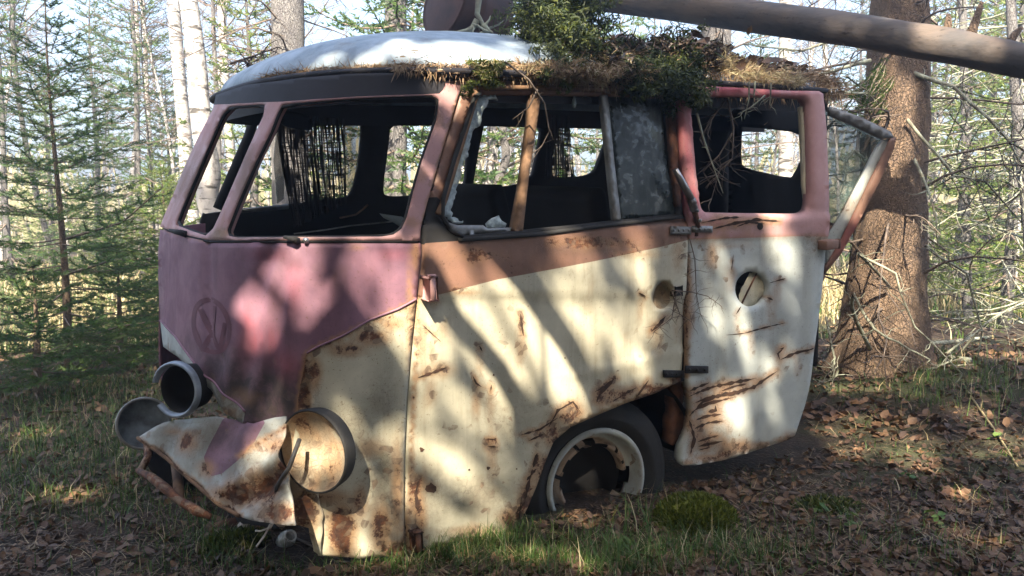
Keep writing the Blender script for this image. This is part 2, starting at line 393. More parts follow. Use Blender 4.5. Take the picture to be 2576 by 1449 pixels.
def logm():
    t = NT('weathered_barkless_log', Roughness=.8); g = t.noise(1, 7, .6, vec=t.co((2.2, 26, 26))); h = t.noise(5, 5); k = t.noise(1, 3, vec=t.co((1.2, 60, 60)))
    c = t.mix(t.ramp(g, .35, .65), (.080, .068, .064), (.042, .039, .040)); c = t.mix(t.ramp(h, .45, .65, 0, .6), c, (.12, .085, .062)); c = t.mix(t.ramp(k, .64, .68), c, (.04, .03, .025))
    t.set(t.b, 'Base Color', c); t.bump(g, .5, .01); return t.m
M['logwood'] = logm()
def leafm(name, a, b, c=None, sc=1.5, trans=.25, rough=.6):
    t = NT(name, Roughness=rough); n = t.noise(sc, 4)
    col = t.mix(t.ramp(n, .38, .62), a, b)
    if c:
        g = t.node('ShaderNodeNewGeometry').outputs['Random Per Island']; col = t.mix(t.ramp(g, .45, 1, 0, 1), col, c)
    t.set(t.b, 'Base Color', col)
    if trans:
        tr = t.node('ShaderNodeBsdfTranslucent', {'Color': col}); mx = t.node('ShaderNodeMixShader', {0: trans, 1: t.b.outputs[0], 2: tr.outputs[0]})
        t.l.new(mx.outputs[0], t.n['Material Output'].inputs[0])
    return t.m
M['needle'] = leafm('spruce_needles', (.06, .125, .035), (.11, .17, .035), (.04, .085, .03), 3, .45)
M['needle2'] = leafm('yellow_green_spruce_needles', (.12, .18, .035), (.07, .13, .035), (.20, .23, .05), 3, .4)
M['deadneedle'] = leafm('brown_dry_needles', (.30, .19, .10), (.20, .12, .07), (.42, .31, .18), 8, 0)
M['leaf'] = leafm('dead_brown_leaves', (.105, .050, .024), (.052, .028, .016), (.19, .105, .05), 3, .15)
M['grass'] = leafm('fresh_grass_blades', (.055, .125, .018), (.03, .075, .012), (.12, .17, .035), 4)
M['drygrass'] = leafm('straw_dry_grass', (.42, .34, .18), (.28, .22, .10), (.52, .45, .28), 2)
M['moss'] = leafm('green_moss', (.09, .115, .013), (.05, .07, .010), (.14, .15, .025), 9)
M['mossdark'] = leafm('dark_moss', (.03, .048, .013), (.02, .03, .010), (.055, .07, .016), 9)
M['canopy'] = leafm('canopy_needles', (.04, .07, .03), (.03, .05, .02), None, 3, 0)
def ground_mat():
    t = NT('forest_floor', Roughness=1.0); a = t.noise(.7, 8, .65); b = t.noise(14, 8, .7); c = t.noise(70, 4)
    col = t.mix(t.ramp(b, .35, .65), (.055, .030, .016), (.018, .012, .007)); col = t.mix(t.ramp(a, .5, .62, 0, .75), col, (.05, .065, .018))
    col = t.mix(t.ramp(c, .58, .68, 0, .6), col, (.16, .11, .075)); t.set(t.b, 'Base Color', col); t.bump(t.math('ADD', b, c), .8, .03); return t.m
M['ground'] = ground_mat()
M['leafdark'] = leafm('rotted_dark_litter', (.05, .032, .022), (.03, .02, .015), (.09, .06, .04), 5, 0)
M['bumperp'] = paint('weathered_bumper_paint', (.40, .42, .38), (.26, .27, .25), base_rust=.06, streak=.6, mott=1.0)
M['rustdark'] = simple('dark_rusty_drum', (.07, .035, .03), .75, (.03, .018, .02), 9, bump=.4)
M['mossbright'] = leafm('bright_yellow_green_moss', (.14, .165, .014), (.08, .10, .010), (.20, .22, .03), 9)
M['farwood'] = leafm('far_pale_thicket', (.30, .25, .15), (.20, .20, .09), (.42, .38, .28), .6, .3)
M['groundneedle'] = leafm('weathered_ground_needles', (.19, .12, .06), (.10, .065, .04), (.30, .22, .12), 8, 0)
M['bowl'] = simple('mottled_dark_reflector', (.03, .035, .04), .5, (.16, .19, .21), 14, bump=.3)
# ---------------------------------------------------------------- ground
def gz(x, y):
    z = 0.02 * math.sin(x * 1.3 + .4) * math.cos(y * .9) + .035 * noise.noise(Vector((x * .9, y * .9, 0))) + .015 * noise.noise(Vector((x * 3.1, y * 3.1, 4)))
    z += .20 * math.exp(-((x - 3.6) ** 2 / 2.2 + (y - 4.6) ** 2 / 2.5)) + .10 * math.exp(-((x - 2.4) ** 2 / 1.2 + (y - 4.7) ** 2 / 1.2))
    z += .05 * math.exp(-((x - 1.4) ** 2 + (y - 1.6) ** 2) / 1.2) - .05 * math.exp(-((x + 1.6) ** 2 + (y - 2.6) ** 2) / .8)
    r = max(0.0, y - 7); z += .02 * r * (.6 + .4 * math.sin(x * .11)) if r < 40 else .8 * (.6 + .4 * math.sin(x * .11))
    return z
def ground_at(u, v):
    d = rays([(u, v)])[0]; t = 1.0
    while t < 60:
        p = CP + d * t
        if p[2] < gz(p[0], p[1]): break
        t += .02 if t < 8 else .1
    return Vector(CP + d * t)
def ground_mesh():
    mb = MB()
    def axis(lo, hi, c, fine, span):
        a = [c]; s = fine
        x = c
        while x < hi:
            if x > c + span: s *= 1.18
            x += s; a.append(x)
        s = fine; x = c; b = []
        while x > lo:
            if x < c - span: s *= 1.18
            x -= s; b.append(x)
        return b[::-1] + a
    X = axis(-220, 220, 0, .09, 4.5); Y = axis(-60, 320, 3, .09, 3.5); nx = len(X)
    mb.v = [(x, y, gz(x, y)) for y in Y for x in X]
    mb.f = [[j * nx + i, j * nx + i + 1, (j + 1) * nx + i + 1, (j + 1) * nx + i] for j in range(len(Y) - 1) for i in range(nx - 1)]; mb.m = [0] * len(mb.f)
    tag(mb.build('ground', M['ground']), kind='structure')
ground_mesh()

# ---------------------------------------------------------------- the van
van = bpy.data.objects.new('abandoned_van', None); COL.objects.link(van)
van.matrix_world = Matrix.Translation(PA) @ VM.to_4x4()
tag(van, 'rusting two-tone pink and white camper van sunk nose-down in the forest floor', 'van')
S0 = shell_surf(0)
nosew = [(1058, 612), (1060, 640), (1047, 755), (1034, 880), (1023, 1000), (1018, 1150), (1016, 1300), (1018, 1402)]
front_out = [(403, 577), (440, 588), (485, 600), (527, 609), (640, 610), (760, 610), (900, 610)] + nosew + [(900, 1402), (800, 1398), (792, 1350), (775, 1270), (752, 1200), (738, 1110), (750, 1048), (700, 1068), (640, 1072), (606, 1062), (570, 1042), (530, 980), (452, 902), (410, 872), (404, 820), (400, 760), (398, 700), (399, 640)]
vline = [(404, 806), (440, 845), (475, 893), (520, 945), (565, 990), (618, 1035), (612, 1066)]
swoosh = [(1047, 752), (1000, 778), (930, 806), (860, 846), (800, 872), (772, 888), (764, 930), (752, 985), (750, 1048)]
whR = swoosh + [(738, 1110), (700, 1200), (760, 1420), (1040, 1420), (1060, 700)]
whL = vline + [(560, 1100), (380, 1000), (380, 800)]
def front_reg(c): return np.where(inpoly(c, whR), 1, np.where(inpoly(c, whL), 2, 0))
def front_bump(P):
    u, v = P[:, 0], P[:, 1]
    b = -.010 * np.exp(-((u - (522 + (v - 607) * .03)) / 9) ** 2) * np.clip((1000 - v) / 200, 0, 1) + .006 * np.exp(-((u - 505) / 26) ** 2)
    b += -.010 * np.exp(-(((u - 690) / 22) ** 2 + ((v - 650) / 30) ** 2)) + .008 * np.exp(-(((u - 735) / 18) ** 2 + ((v - 650) / 22) ** 2))
    b += -.014 * np.exp(-(((u - 660) / 60) ** 2 + ((v - 900) / 130) ** 2)) + .006 * np.sin(u * .09 + v * .02) * np.exp(-(((u - 600) / 90) ** 2 + ((v - 950) / 110) ** 2))
    b += -.02 * np.exp(-((u - 770) / 14) ** 2) * np.clip((v - 900) / 60, 0, 1)
    b += .009 * np.sin(u * .11 + .02 * v) * np.exp(-(((u - 690) / 50) ** 2 + ((v - 720) / 110) ** 2)) - .012 * np.exp(-(((u - 930) / 50) ** 2 + ((v - 760) / 60) ** 2)) + .007 * np.exp(-(((u - 850) / 30) ** 2 + ((v - 690) / 50) ** 2))
    b += .010 * np.exp(-((u - 815) / 90) ** 2 - ((v - 1130) / 120) ** 2) - .010 * np.exp(-((u - 960) / 12) ** 2) * (v > 1150) * .6 + .008 * np.exp(-((u - 905) / 20) ** 2) * np.clip((v - 1250) / 80, 0, 1)
    return b
SF = bumped(S0, front_bump, .0025, 5, 3)
front = panel('front_panel', front_out, [], SF, [M['pink'], M['cream'], M['white'], M['dark']], van, th=.01, lines=[vline, swoosh], region=front_reg, dent=0,
    rust=[(870, 880, 70, 26, .85), (930, 850, 60, 28, .9), (985, 815, 40, 22, .7), (790, 940, 26, 60, .9), (770, 1010, 22, 60, .8), (860, 1330, 50, 90, 1.0), (905, 1260, 26, 60, .8), (960, 1330, 40, 90, .9), (1000, 1240, 20, 160, .8), (930, 1130, 40, 40, .6), (765, 1270, 40, 90, .9), (990, 1380, 60, 30, .9), (830, 1250, 90, 26, .75), (1045, 640, 14, 60, .7), (1030, 800, 10, 200, .6), (560, 1040, 40, 16, .7), (900, 620, 30, 12, .4), (620, 1000, 60, 30, .35)],
    rlines=[(780, 885, 1040, 762, 9, .75), (770, 890, 752, 1040, 10, .9), (1045, 760, 1018, 1400, 9, .75), (410, 575, 520, 607, 6, .5)],
    red=[(650, 870, 60, 60, .65), (620, 820, 30, 50, .45), (700, 930, 60, 60, .6), (740, 720, 30, 80, .3), (680, 640, 60, 20, .25), (990, 640, 50, 20, .25)],
    dirt=[(640, 1000, 170, 110, 1.2), (560, 930, 100, 80, .8), (480, 880, 70, 60, .4), (700, 1020, 80, 60, 1.2), (960, 1000, 60, 90, .5), (880, 1060, 70, 60, .5), (960, 1200, 60, 100, .7), (590, 1030, 40, 40, .7), (730, 650, 50, 40, .3)], seed=3)
mb = MB(); edge_tube(mb, SF, swoosh[:6], .0035, off=.001, mi=0)
mb.build('trim_bead', [M['pink']], front); mb = MB(); edge_tube(mb, SF, vline[:-1], .0035, off=.001, mi=0); mb.build('trim_bead', [M['pink']], front)
# faded ring-and-letters emblem ghost on the nose
mb = MB(); cx, cy, rx, ry = 533, 820, 43, 66
ring = [(cx + rx * math.cos(a) + (cy - (cy + ry * math.sin(a))) * -.10, cy + ry * math.sin(a)) for a in [2 * math.pi * k / 40 for k in range(41)]]
strip(mb, SF, ring, 12, off=.0008, taper=False)
for pl in ([(508, 778), (531, 842)], [(540, 770), (532, 842)], [(492, 822), (513, 880), (531, 838)], [(566, 812), (551, 882), (533, 842)]): strip(mb, SF, pl, 10, off=.0012, taper=False)
mb.build('emblem', M['emblem'], front)
# windscreen surround with its pillars
holeL = [(444, 566), (458, 528), (473, 492), (514, 396), (544, 325), (560, 290), (580, 268), (668, 262), (664, 292), (627, 375), (585, 471), (552, 545), (538, 575), (519, 593), (480, 580)]
holeR = [(577, 594), (573, 579), (580, 560), (602, 504), (644, 408), (681, 333), (698, 288), (712, 262), (900, 248), (1085, 240), (1104, 250), (1098, 300), (1060, 408), (1039, 483), (1023, 546), (1010, 575), (990, 590), (960, 595), (700, 597), (600, 598)]
seam = [(1168, 194), (1152, 242), (1106, 396), (1073, 513), (1057, 575), (1056, 606)]
ws_out = [(404, 571), (419, 533), (460, 433), (502, 342), (537, 275), (545, 240), (620, 215), (760, 196), (900, 186), (1050, 183)] + seam + [(900, 605), (760, 605), (640, 605), (527, 604), (485, 595), (440, 583)]
hline = [(541, 264), (580, 263), (664, 258), (712, 256), (900, 244), (1085, 237), (1104, 236), (1114, 226), (1120, 206), (1162, 202)]
hx_, hy_ = zip(*hline)
def ws_reg(c): return np.where(c[:, 1] < np.interp(c[:, 0], hx_, hy_), 1, 0)
def ws_bump(P):
    u, v = P[:, 0], P[:, 1]
    rim = np.zeros(len(P))
    for h in (holeL, holeR):
        q = np.array(resample(h, 8)); d = np.array([np.sqrt(((q - p) ** 2).sum(1).min()) for p in P]); rim = np.maximum(rim, .012 * np.exp(-(d / 4) ** 2))
    return 0 * rim + .003
wsf = panel('windscreen_frame', ws_out, [holeL, holeR], S0, [M['pinkpale'], M['header'], M['dark']], van, th=.022, step=10, lines=[hline], region=ws_reg, bumpf=ws_bump, dent=.002,
    rust=[(1100, 300, 20, 40, .5), (1060, 440, 20, 30, .45), (1035, 560, 30, 20, .5), (560, 590, 30, 14, .5)], rlines=[(1150, 242, 1062, 560, 4, .7)], dirt=[(620, 450, 40, 160, .5), (480, 450, 60, 120, .4), (700, 600, 200, 6, .6), (550, 590, 30, 20, .6)], seed=5)
mb = MB(); edge_tube(mb, S0, [(412, 574), (440, 586), (485, 598), (527, 608), (760, 608), (1050, 608)], .004, off=-.001)
mb.build('seam', M['dark'], wsf)
for h_ in (holeL, holeR):
    mb = MB(); edge_tube(mb, S0, smoothpoly(h_, 1), .0055, closed=True, off=-.004); mb.build('window_seal', M['dark'], wsf)
# wiper spindles
for (x, y, ang) in ((470, 590, 1), (748, 606, -1)):
    P, N = S0(np.array([(x, y), (x - 26, y - 6 + ang * 0), (x + 6, y + 2), (x + 24, y)])); mb = MB()
    p = [Vector(q) for q in P]; nn = Vector(N[0])
    tube(mb, [p[0] - nn * .01, p[0] + nn * .025], [.012, .009], 8); tube(mb, [p[1] + nn * .022, p[0] + nn * .024, p[2] + nn * .016], [.005, .009, .006], 6)
    if ang < 0: tube(mb, [p[3] - nn * .004, p[3] + nn * .014], [.010, .007], 8, mi=1)
    mb.build('wiper_spindle', [M['dark'], M['chrome']], wsf)
# far front corner (past the silhouette)
def patch(name, fn, nu, nv, mats, parent, th=.01, mif=None):
    mb = MB(); g = [[Vector(fn(i / nu, j / nv)) for j in range(nv + 1)] for i in range(nu + 1)]
    for r_ in g: mb.v += r_
    for i in range(nu):
        for j in range(nv): a = i * (nv + 1) + j; mb.f.append([a, a + 1, a + nv + 2, a + nv + 1]); mb.m.append(mif(i / nu, j / nv) if mif else 0)
    o = mb.build(name, mats, parent); md = o.modifiers.new('thickness', 'SOLIDIFY'); md.thickness = th; md.offset = 0; return o
def pl_sn(phi, w, inf=0.0):
    # plan curve: phi 0 near side, .5 nose centre, 1 far side
    h = W2 / 2 - gside(w) + inf; D = Df(w) + inf; a = math.pi * (phi); c = math.cos(a); s_ = math.sin(a); e = 2 / 2.9
    return (float(s0f(w) - D * abs(s_) ** e), float(W2 / 2 - h * math.copysign(abs(c) ** e, c)), w)
nl = shell_hit(np.array([(401, 600.0), (399, 700.0), (404, 820.0), (520, 330.0)]))
def farphi(w):
    return .63
patch('far_front_corner', lambda a, b: pl_sn(farphi(0) + (1 - farphi(0)) * a, -.72 + .69 * b, -.022), 12, 10, M['pink'], van)

# cab door
door_win = [(1205, 236), (1330, 236), (1520, 240), (1690, 248), (1697, 400), (1703, 538), (1545, 555), (1310, 580), (1160, 594), (1132, 580), (1108, 548), (1109, 505), (1138, 402), (1172, 300), (1190, 250)]
door_out = [(1171, 196), (1260, 203), (1400, 212), (1530, 216), (1700, 224), (1703, 300), (1708, 420), (1716, 520), (1722, 570), (1724, 610), (1722, 700), (1718, 800), (1716, 900), (1712, 958), (1680, 974), (1650, 989), (1575, 1014), (1500, 1046), (1436, 1074), (1393, 1112), (1371, 1165), (1350, 1224), (1328, 1278), (1307, 1318), (1285, 1345), (1200, 1352), (1100, 1372), (1024, 1398), (1022, 1300), (1023, 1150), (1028, 1005), (1039, 880), (1052, 755), (1064, 640), (1062, 606), (1062, 575), (1079, 513), (1112, 396), (1156, 250)]
dsw = [(1052, 748), (1097, 741), (1170, 722), (1248, 702), (1414, 671), (1540, 646), (1650, 622), (1724, 603)]
dup_ = dsw + [(1760, 540), (1760, 180), (1000, 180), (1030, 700)]
wf = [(1130, 596), (1160, 602), (1340, 588), (1545, 563), (1722, 540)]
def door_reg(c):
    up = inpoly(c, dup_); frame = up & (c[:, 1] < 224); sill = up & (c[:, 1] < np.interp(c[:, 0], [1050, 1340, 1545, 1722], [612, 592, 567, 545])) & (c[:, 1] > 500)
    return np.where(sill, 2, np.where(frame, 3, np.where(up, 1, 0)))
def door_bump(P):
    u, v = P[:, 0], P[:, 1]
    q = np.array(resample(dsw, 8)); yl = np.interp(u, q[:, 0], q[:, 1]); up = 1 / (1 + np.exp((v - yl) / 5))
    b = .011 * up * (v > 560)                                        # the raised belt
    yl2 = np.interp(u, [1380, 1480, 1600, 1720], [950, 935, 915, 880]); b += .006 * np.exp(-((v - yl2) / 9) ** 2) * np.clip((u - 1400) / 60, 0, 1)
    b += .010 * np.exp(-((u - 1500) / 90) ** 2 - ((v - 800) / 110) ** 2) - .012 * np.exp(-((u - 1250) / 80) ** 2 - ((v - 1000) / 200) ** 2)
    b += -.016 * np.clip(1 - np.sqrt(((u - 1665) / 25) ** 2 + ((v - 743) / 37) ** 2), 0, 1) ** .5
    b += -.008 * np.exp(-((u - 1200) / 100) ** 2 - ((v - 1330) / 60) ** 2) + .008 * np.exp(-((u - 1410) / 26) ** 2 - ((v - 1040) / 26) ** 2)
    b += -.010 * np.exp(-((u - 1600) / 50) ** 2 - ((v - 850) / 70) ** 2)
    return b
SD = bumped(S0, door_bump, .003, 5, 9)
DLIST = [([(1050, 950), (1080, 940), (1124, 924)], 5), ([(1310, 790), (1313, 815), (1318, 845)], 5), ([(1311, 1096), (1360, 1080), (1400, 1050)], 4), ([(1380, 1075), (1400, 1030), (1440, 1010), (1462, 1040)], 5), ([(1228, 1106), (1249, 1108)], 4), ([(1228, 1124), (1251, 1126)], 5),
                   ([(1060, 815), (1110, 860)], 2), ([(1500, 1010), (1512, 985), (1545, 952)], 7), ([(1496, 985), (1530, 968)], 5), ([(1600, 1000), (1620, 972), (1632, 955)], 4), ([(1640, 835), (1660, 815), (1674, 795)], 6), ([(1340, 1180), (1330, 1215), (1320, 1260)], 7), ([(1352, 1140), (1341, 1176)], 5), ([(1300, 1290), (1322, 1262)], 8), ([(1325, 1208), (1348, 1180)], 5),
                   ([(1052, 1210), (1046, 1240), (1052, 1290)], 9), ([(1208, 870), (1216, 885)], 4), ([(1330, 1110), (1372, 1090)], 4), ([(1540, 1010), (1580, 985), (1600, 975)], 6), ([(1240, 970), (1238, 985)], 5), ([(1190, 945), (1200, 965), (1215, 975)], 3), ([(1600, 735), (1620, 745)], 3)]
def door_extra(mb):
    for pts, w in DLIST:
        strip(mb, SD, pts, w, mi=4, jag=.7, seed=int(pts[0][0]))
    r = random.Random(5)
    for cx, cy, rr in [(1083, 1227, 13), (1230, 1178, 5), (1181, 1182, 3), (1060, 1130, 6), (1245, 945, 3), (1420, 900, 2), (1300, 1180, 2)]:
        pts = [(cx + rr * (1 + r.uniform(-.35, .35)) * math.cos(a), cy + rr * .85 * (1 + r.uniform(-.35, .35)) * math.sin(a)) for a in [2 * math.pi * k / 12 for k in range(12)]]
        P, N = SD(np.array(pts)); mb.add(list(P + N * (.0015)), [list(range(12))], 4)
hcup = [(1667 + 25 * math.cos(a), 743 + 36 * math.sin(a)) for a in [6.2832 * k / 24 for k in range(24)]]
door = panel('cab_door', door_out, [door_win, hcup], SD, [M['cream'], M['rustpink'], M['dark'], M['pinkpale'], M['scar'], M['dark']], van, th=.03, lines=[dsw, [(1066, 611), (1340, 592), (1545, 567), (1718, 545)], [(1178, 224), (1500, 224), (1700, 230)]], region=door_reg, dent=0, extra=door_extra,
    rust=[(sum(p[0] for p in pts) / len(pts), max(p[1] for p in pts) + 30, 12 + w, 60, .42) for pts, w in DLIST] + [(1090, 760, 30, 20, .6), (1150, 735, 60, 12, .6), (1060, 860, 20, 80, .45), (1110, 840, 40, 60, .35), (1100, 930, 60, 30, .5), (1430, 1040, 60, 40, .75), (1390, 1100, 30, 50, .9), (1360, 1180, 26, 60, .85), (1330, 1250, 34, 60, .95), (1290, 1310, 40, 40, 1.), (1640, 980, 70, 18, .9), (1560, 990, 80, 22, .75), (1520, 1000, 40, 40, .7), (1700, 950, 30, 16, 1.), (1600, 640, 90, 14, .45), (1700, 640, 20, 60, .55), (1085, 1225, 26, 18, .5), (1060, 1300, 20, 80, .6), (1035, 1200, 10, 160, .7), (1200, 1340, 120, 20, .55), (1650, 820, 20, 20, .5), (1200, 640, 120, 30, .25), (1500, 610, 150, 20, .4), (1667, 743, 30, 36, .55), (1700, 800, 14, 80, .4)],
    rlines=[(1712, 960, 1436, 1080, 8, 1.0), (1436, 1080, 1371, 1165, 8, 1.0), (1371, 1165, 1290, 1345, 10, 1.0), (1052, 750, 1022, 1390, 7, .7)] + [(*a, *b, w * 2.2, .75) for pts, w in DLIST for a, b in zip(pts[:-1], pts[1:])],
    dirt=[(1280, 1000, 120, 260, .35), (1200, 1250, 120, 70, .7), (1100, 1250, 60, 120, .5), (1120, 1100, 60, 60, .3), (1650, 700, 60, 100, .25), (1560, 870, 120, 60, .2), (1500, 620, 200, 30, .5)], seed=9)
mb = MB()
edge_tube(mb, S0, [(1148, 603), (1340, 590), (1545, 564), (1712, 545)], .008, off=.010, mi=0)
edge_tube(mb, S0, [(1203, 236), (1188, 250), (1172, 300), (1138, 402), (1110, 500), (1108, 545), (1130, 580), (1160, 594)], .007, off=.012, mi=0)
mb.build('window_seal', [M['rubber']], door)
mb = MB()
edge_tube(mb, S0, [(1197, 232), (1180, 290), (1148, 396), (1117, 500), (1100, 540)], .010, off=.006, mi=0)
edge_tube(mb, S0, [(1195, 222), (1330, 222), (1460, 225), (1560, 232)], .010, off=.008, mi=0)
mb.build('window_frame', [M['ochre']], door)
SI = shell_surf(-.012)
def bar(name, poly, mat, parent, surf, th=.018, holes=(), **k):
    return panel(name, poly, list(holes), surf, [mat, mat], parent, th=th, step=10, dent=k.pop('dent', .001), **k)
bar('divider_post', [(1338, 226), (1362, 226), (1353, 300), (1330, 450), (1316, 580), (1292, 582), (1315, 450), (1332, 320)], M['ochre'], door, shell_surf(.004), th=.03)
bar('glass_channel', [(1513, 238), (1529, 238), (1545, 400), (1563, 554), (1546, 556), (1530, 400)], M['steel'], door, shell_surf(.002), th=.02)
bar('window_pane', ragged([(1527, 238), (1664, 246), (1672, 380), (1684, 450), (1700, 500), (1704, 536), (1562, 552), (1545, 400)], 1.2, 20, 3), M['dirtyglass'], door, SI, th=.005)
panel('pillar_strip', [(1682, 246), (1698, 246), (1706, 400), (1712, 520), (1700, 520), (1690, 400)], [], S0, [M['rust'], M['dark']], door, th=.02)
bar('broken_glass', ragged([(1213, 241), (1246, 240), (1252, 250), (1232, 252), (1212, 290), (1206, 315), (1190, 325), (1181, 362), (1176, 395), (1166, 402), (1160, 440), (1150, 470), (1144, 505), (1137, 525), (1138, 545), (1156, 556), (1168, 556), (1168, 560), (1140, 562), (1126, 548), (1112, 540), (1113, 505), (1141, 404), (1176, 300), (1196, 250)], 3, 7, 2), M['shard'], door, SI, th=.006)
bar('broken_glass', ragged([(1222, 562), (1240, 548), (1256, 541), (1262, 555), (1275, 562), (1272, 572), (1226, 574)], 1.5, 10, 6), M['shard'], door, SI, th=.006)
bar('broken_glass', ragged([(1445, 240), (1451, 262), (1446, 274), (1440, 262)], .8, 10, 6), M['shard'], door, SI, th=.006)
bar('vent_rail', [(1118, 556), (1150, 566), (1215, 566), (1226, 574), (1300, 572), (1298, 580), (1160, 592), (1135, 580)], M['steel'], door, SI, th=.02)
# door hinge, latch, lower stub
def onshell(x, y): P, N = S0(np.array([(x, y)])); return Vector(P[0]), Vector(N[0])
def hingeb(x, y, hs, hw, out, mat, name='hinge', parent=door):
    p, n = onshell(x, y); mb = MB(); boxm(mb, p + n * out * .5, Vector((hs, 0, 0)), n * out * .6, Vector((0, 0, hw)), 0, .2)
    tube(mb, [p + n * out + Vector((0, 0, -hw * 1.1)), p + n * out + Vector((0, 0, hw * 1.15))], hs * .75, 10)
    tube(mb, [p + n * out + Vector((0, 0, hw * 1.12)), p + n * out + Vector((0, 0, hw * 1.3))], hs * .95, 10); return mb.build(name, mat, parent)
hingeb(1070, 722, .014, .033, .045, M['pinkpale'])
hingeb(1040, 1352, .014, .028, .03, M['rust'])
def later_cup():
    o_, *_ = orient_lathe('handle_cup', 1667, 743, 25, 36, SD, [(1.06, -.004), (1.05, .003), (.98, .002), (.90, -.008), (.72, -.018), (.45, -.024), (.0, -.026)], [M['cream']], door, tilt=-.1)
p, n = onshell(1700, 731); mb = MB(); boxm(mb, p + n * .004, (.018, 0, 0), n * .012, (0, 0, .017)); mb.build('latch', M['dark'], door)
# steel arm standing off the pillar
def P_on(x, y, off=0.0): p, n = onshell(x, y); return p + n * off
mb = MB(); a, b, c = P_on(1674, 431, .05), P_on(1716, 503, .045), P_on(1743, 570, .03)
tube(mb, [a, a.lerp(b, .5), b], [.011, .014, .014], 8); tube(mb, [b, b.lerp(c, .4)], [.017, .015], 8, 1); tube(mb, [b.lerp(c, .35), c], [.012, .007], 8, 2)
for t in (.1, .4, .75): q = b.lerp(c, t); tube(mb, [q - Vector((.004, 0, 0)) + Vector((0, -.012, 0)), q + Vector((0, -.022, 0))], .006, 8, 1)
mb.build('mirror_arm', [M['chrome'], M['steel'], M['rust']], van)

# ---------------------------------------------------------------- cargo door leaf, swung a little off the side
B0 = np.array(shell_hit(np.array([(1727, 600.0)]))[0]); ang = R(7.5)
ldir = np.array([math.cos(ang), -math.sin(ang), 0.0]); lnrm = np.array([-math.sin(ang), -math.cos(ang), 0.0])
lw = np.array([0.0, .0, 1.0]); lnrm = lnrm - lnrm @ lw * lw
def leaf_surf(off=0.0):
    base = plane_surf(B0 + lnrm * (.012 + off), lnrm)
    def f(uv):
        P, N = base(uv); wv = P[:, 2]
        P = P - lnrm * (0.10 * np.maximum(wv, 0) ** 1.3 + .03 * np.maximum(-wv, 0) ** 2)[:, None]
        return P, N
    return f
L0 = leaf_surf()
cwin = smoothpoly([(1753, 242), (1762, 240), (2030, 243), (2046, 250), (2050, 268), (2046, 400), (2041, 522), (2030, 536), (2010, 539), (1795, 536), (1770, 534), (1762, 500), (1756, 360)], 2)
rh = [(1890 + 41 * math.cos(a), 728 + 45 * math.sin(a)) for a in [2 * math.pi * k / 28 for k in range(28)]]
cout = [(1722, 213), (1771, 212), (1900, 220), (2000, 226), (2078, 227), (2089, 234), (2090, 300), (2088, 400), (2085, 551), (2082, 600), (2077, 634), (2070, 740), (2062, 820), (2052, 884), (2040, 972), (2030, 1030), (2020, 1071), (2012, 1100), (1998, 1110), (1940, 1133), (1903, 1147), (1824, 1167), (1768, 1178), (1730, 1178), (1722, 1165), (1724, 1130), (1740, 1085), (1746, 1040), (1738, 990), (1731, 950), (1729, 800), (1731, 671), (1731, 600), (1728, 540), (1724, 380)]
cline = [(1731, 602), (1850, 599), (2000, 594), (2082, 595)]
def c_reg(c): return np.where(c[:, 1] < np.interp(c[:, 0], [1731, 1850, 2000, 2082], [602, 599, 594, 595]), 1, 0)
def c_bump(P):
    u, v = P[:, 0], P[:, 1]; b = .008 / (1 + np.exp((v - 599) / 4)) * (v > 540)
    q = np.array(resample(cwin, 8)); d = np.array([np.sqrt(((q - p) ** 2).sum(1).min()) if p[1] < 570 else 99 for p in P]); b = b - .010 * np.exp(-(d / 4) ** 2)
    b += .010 * np.exp(-((u - 1900) / 70) ** 2 - ((v - 900) / 160) ** 2) + .004 * np.sin(u * .045) * np.clip((v - 620) / 200, 0, 1)
    b += .012 * np.exp(-((u - 2040) / 16) ** 2) * (v > 620) - .008 * np.exp(-((v - 1150) / 30) ** 2)
    return b
SC_ = bumped(L0, c_bump, .003, 5, 21)
CLIST = [([(1740, 1050), (1780, 1010), (1830, 992), (1900, 975), (1957, 935)], 8), ([(1737, 1000), (1800, 975), (1850, 962), (1905, 952)], 7), ([(1745, 1040), (1790, 1018), (1850, 1000)], 6), ([(1750, 1018), (1800, 1000), (1860, 990), (1890, 978)], 6), ([(1740, 985), (1790, 965)], 6),
         ([(1760, 1060), (1790, 1050), (1820, 1045)], 8), ([(1790, 1040), (1808, 1035), (1806, 1022)], 6), ([(1757, 1082), (1790, 1068), (1824, 1062)], 6), ([(1765, 1118), (1800, 1105), (1816, 1100)], 6), ([(1770, 1130), (1800, 1122), (1828, 1114)], 5), ([(1772, 1140), (1800, 1132)], 4),
         ([(1740, 1060), (1750, 1085), (1757, 1110), (1752, 1150)], 7), ([(1963, 905), (1958, 890), (1972, 876), (1962, 878)], 7), ([(1965, 905), (2000, 890), (2030, 882), (2050, 876)], 6), ([(1826, 843), (1870, 838), (1975, 812)], 3), ([(1935, 712), (1975, 700)], 3), ([(1840, 680), (1845, 640)], 2), ([(1862, 770), (1850, 790)], 3),
         ([(1790, 575), (1850, 560), (1900, 552), (1960, 556)], 6), ([(1850, 570), (1880, 558), (1920, 563)], 4), ([(1760, 560), (1820, 548), (1870, 545)], 4), ([(1930, 748), (1945, 755)], 4), ([(1820, 985), (1850, 972), (1880, 966)], 5)]
def c_extra(mb):
    for pts, w in CLIST: strip(mb, SC_, pts, w, mi=2, jag=.7, seed=int(pts[0][0]))
    P, N = SC_(np.array([(1908 + 8 * math.cos(a), 569 + 9 * math.sin(a)) for a in [k * .6283 for k in range(10)]])); mb.add(list(P + N * .002), [list(range(10))], 3)
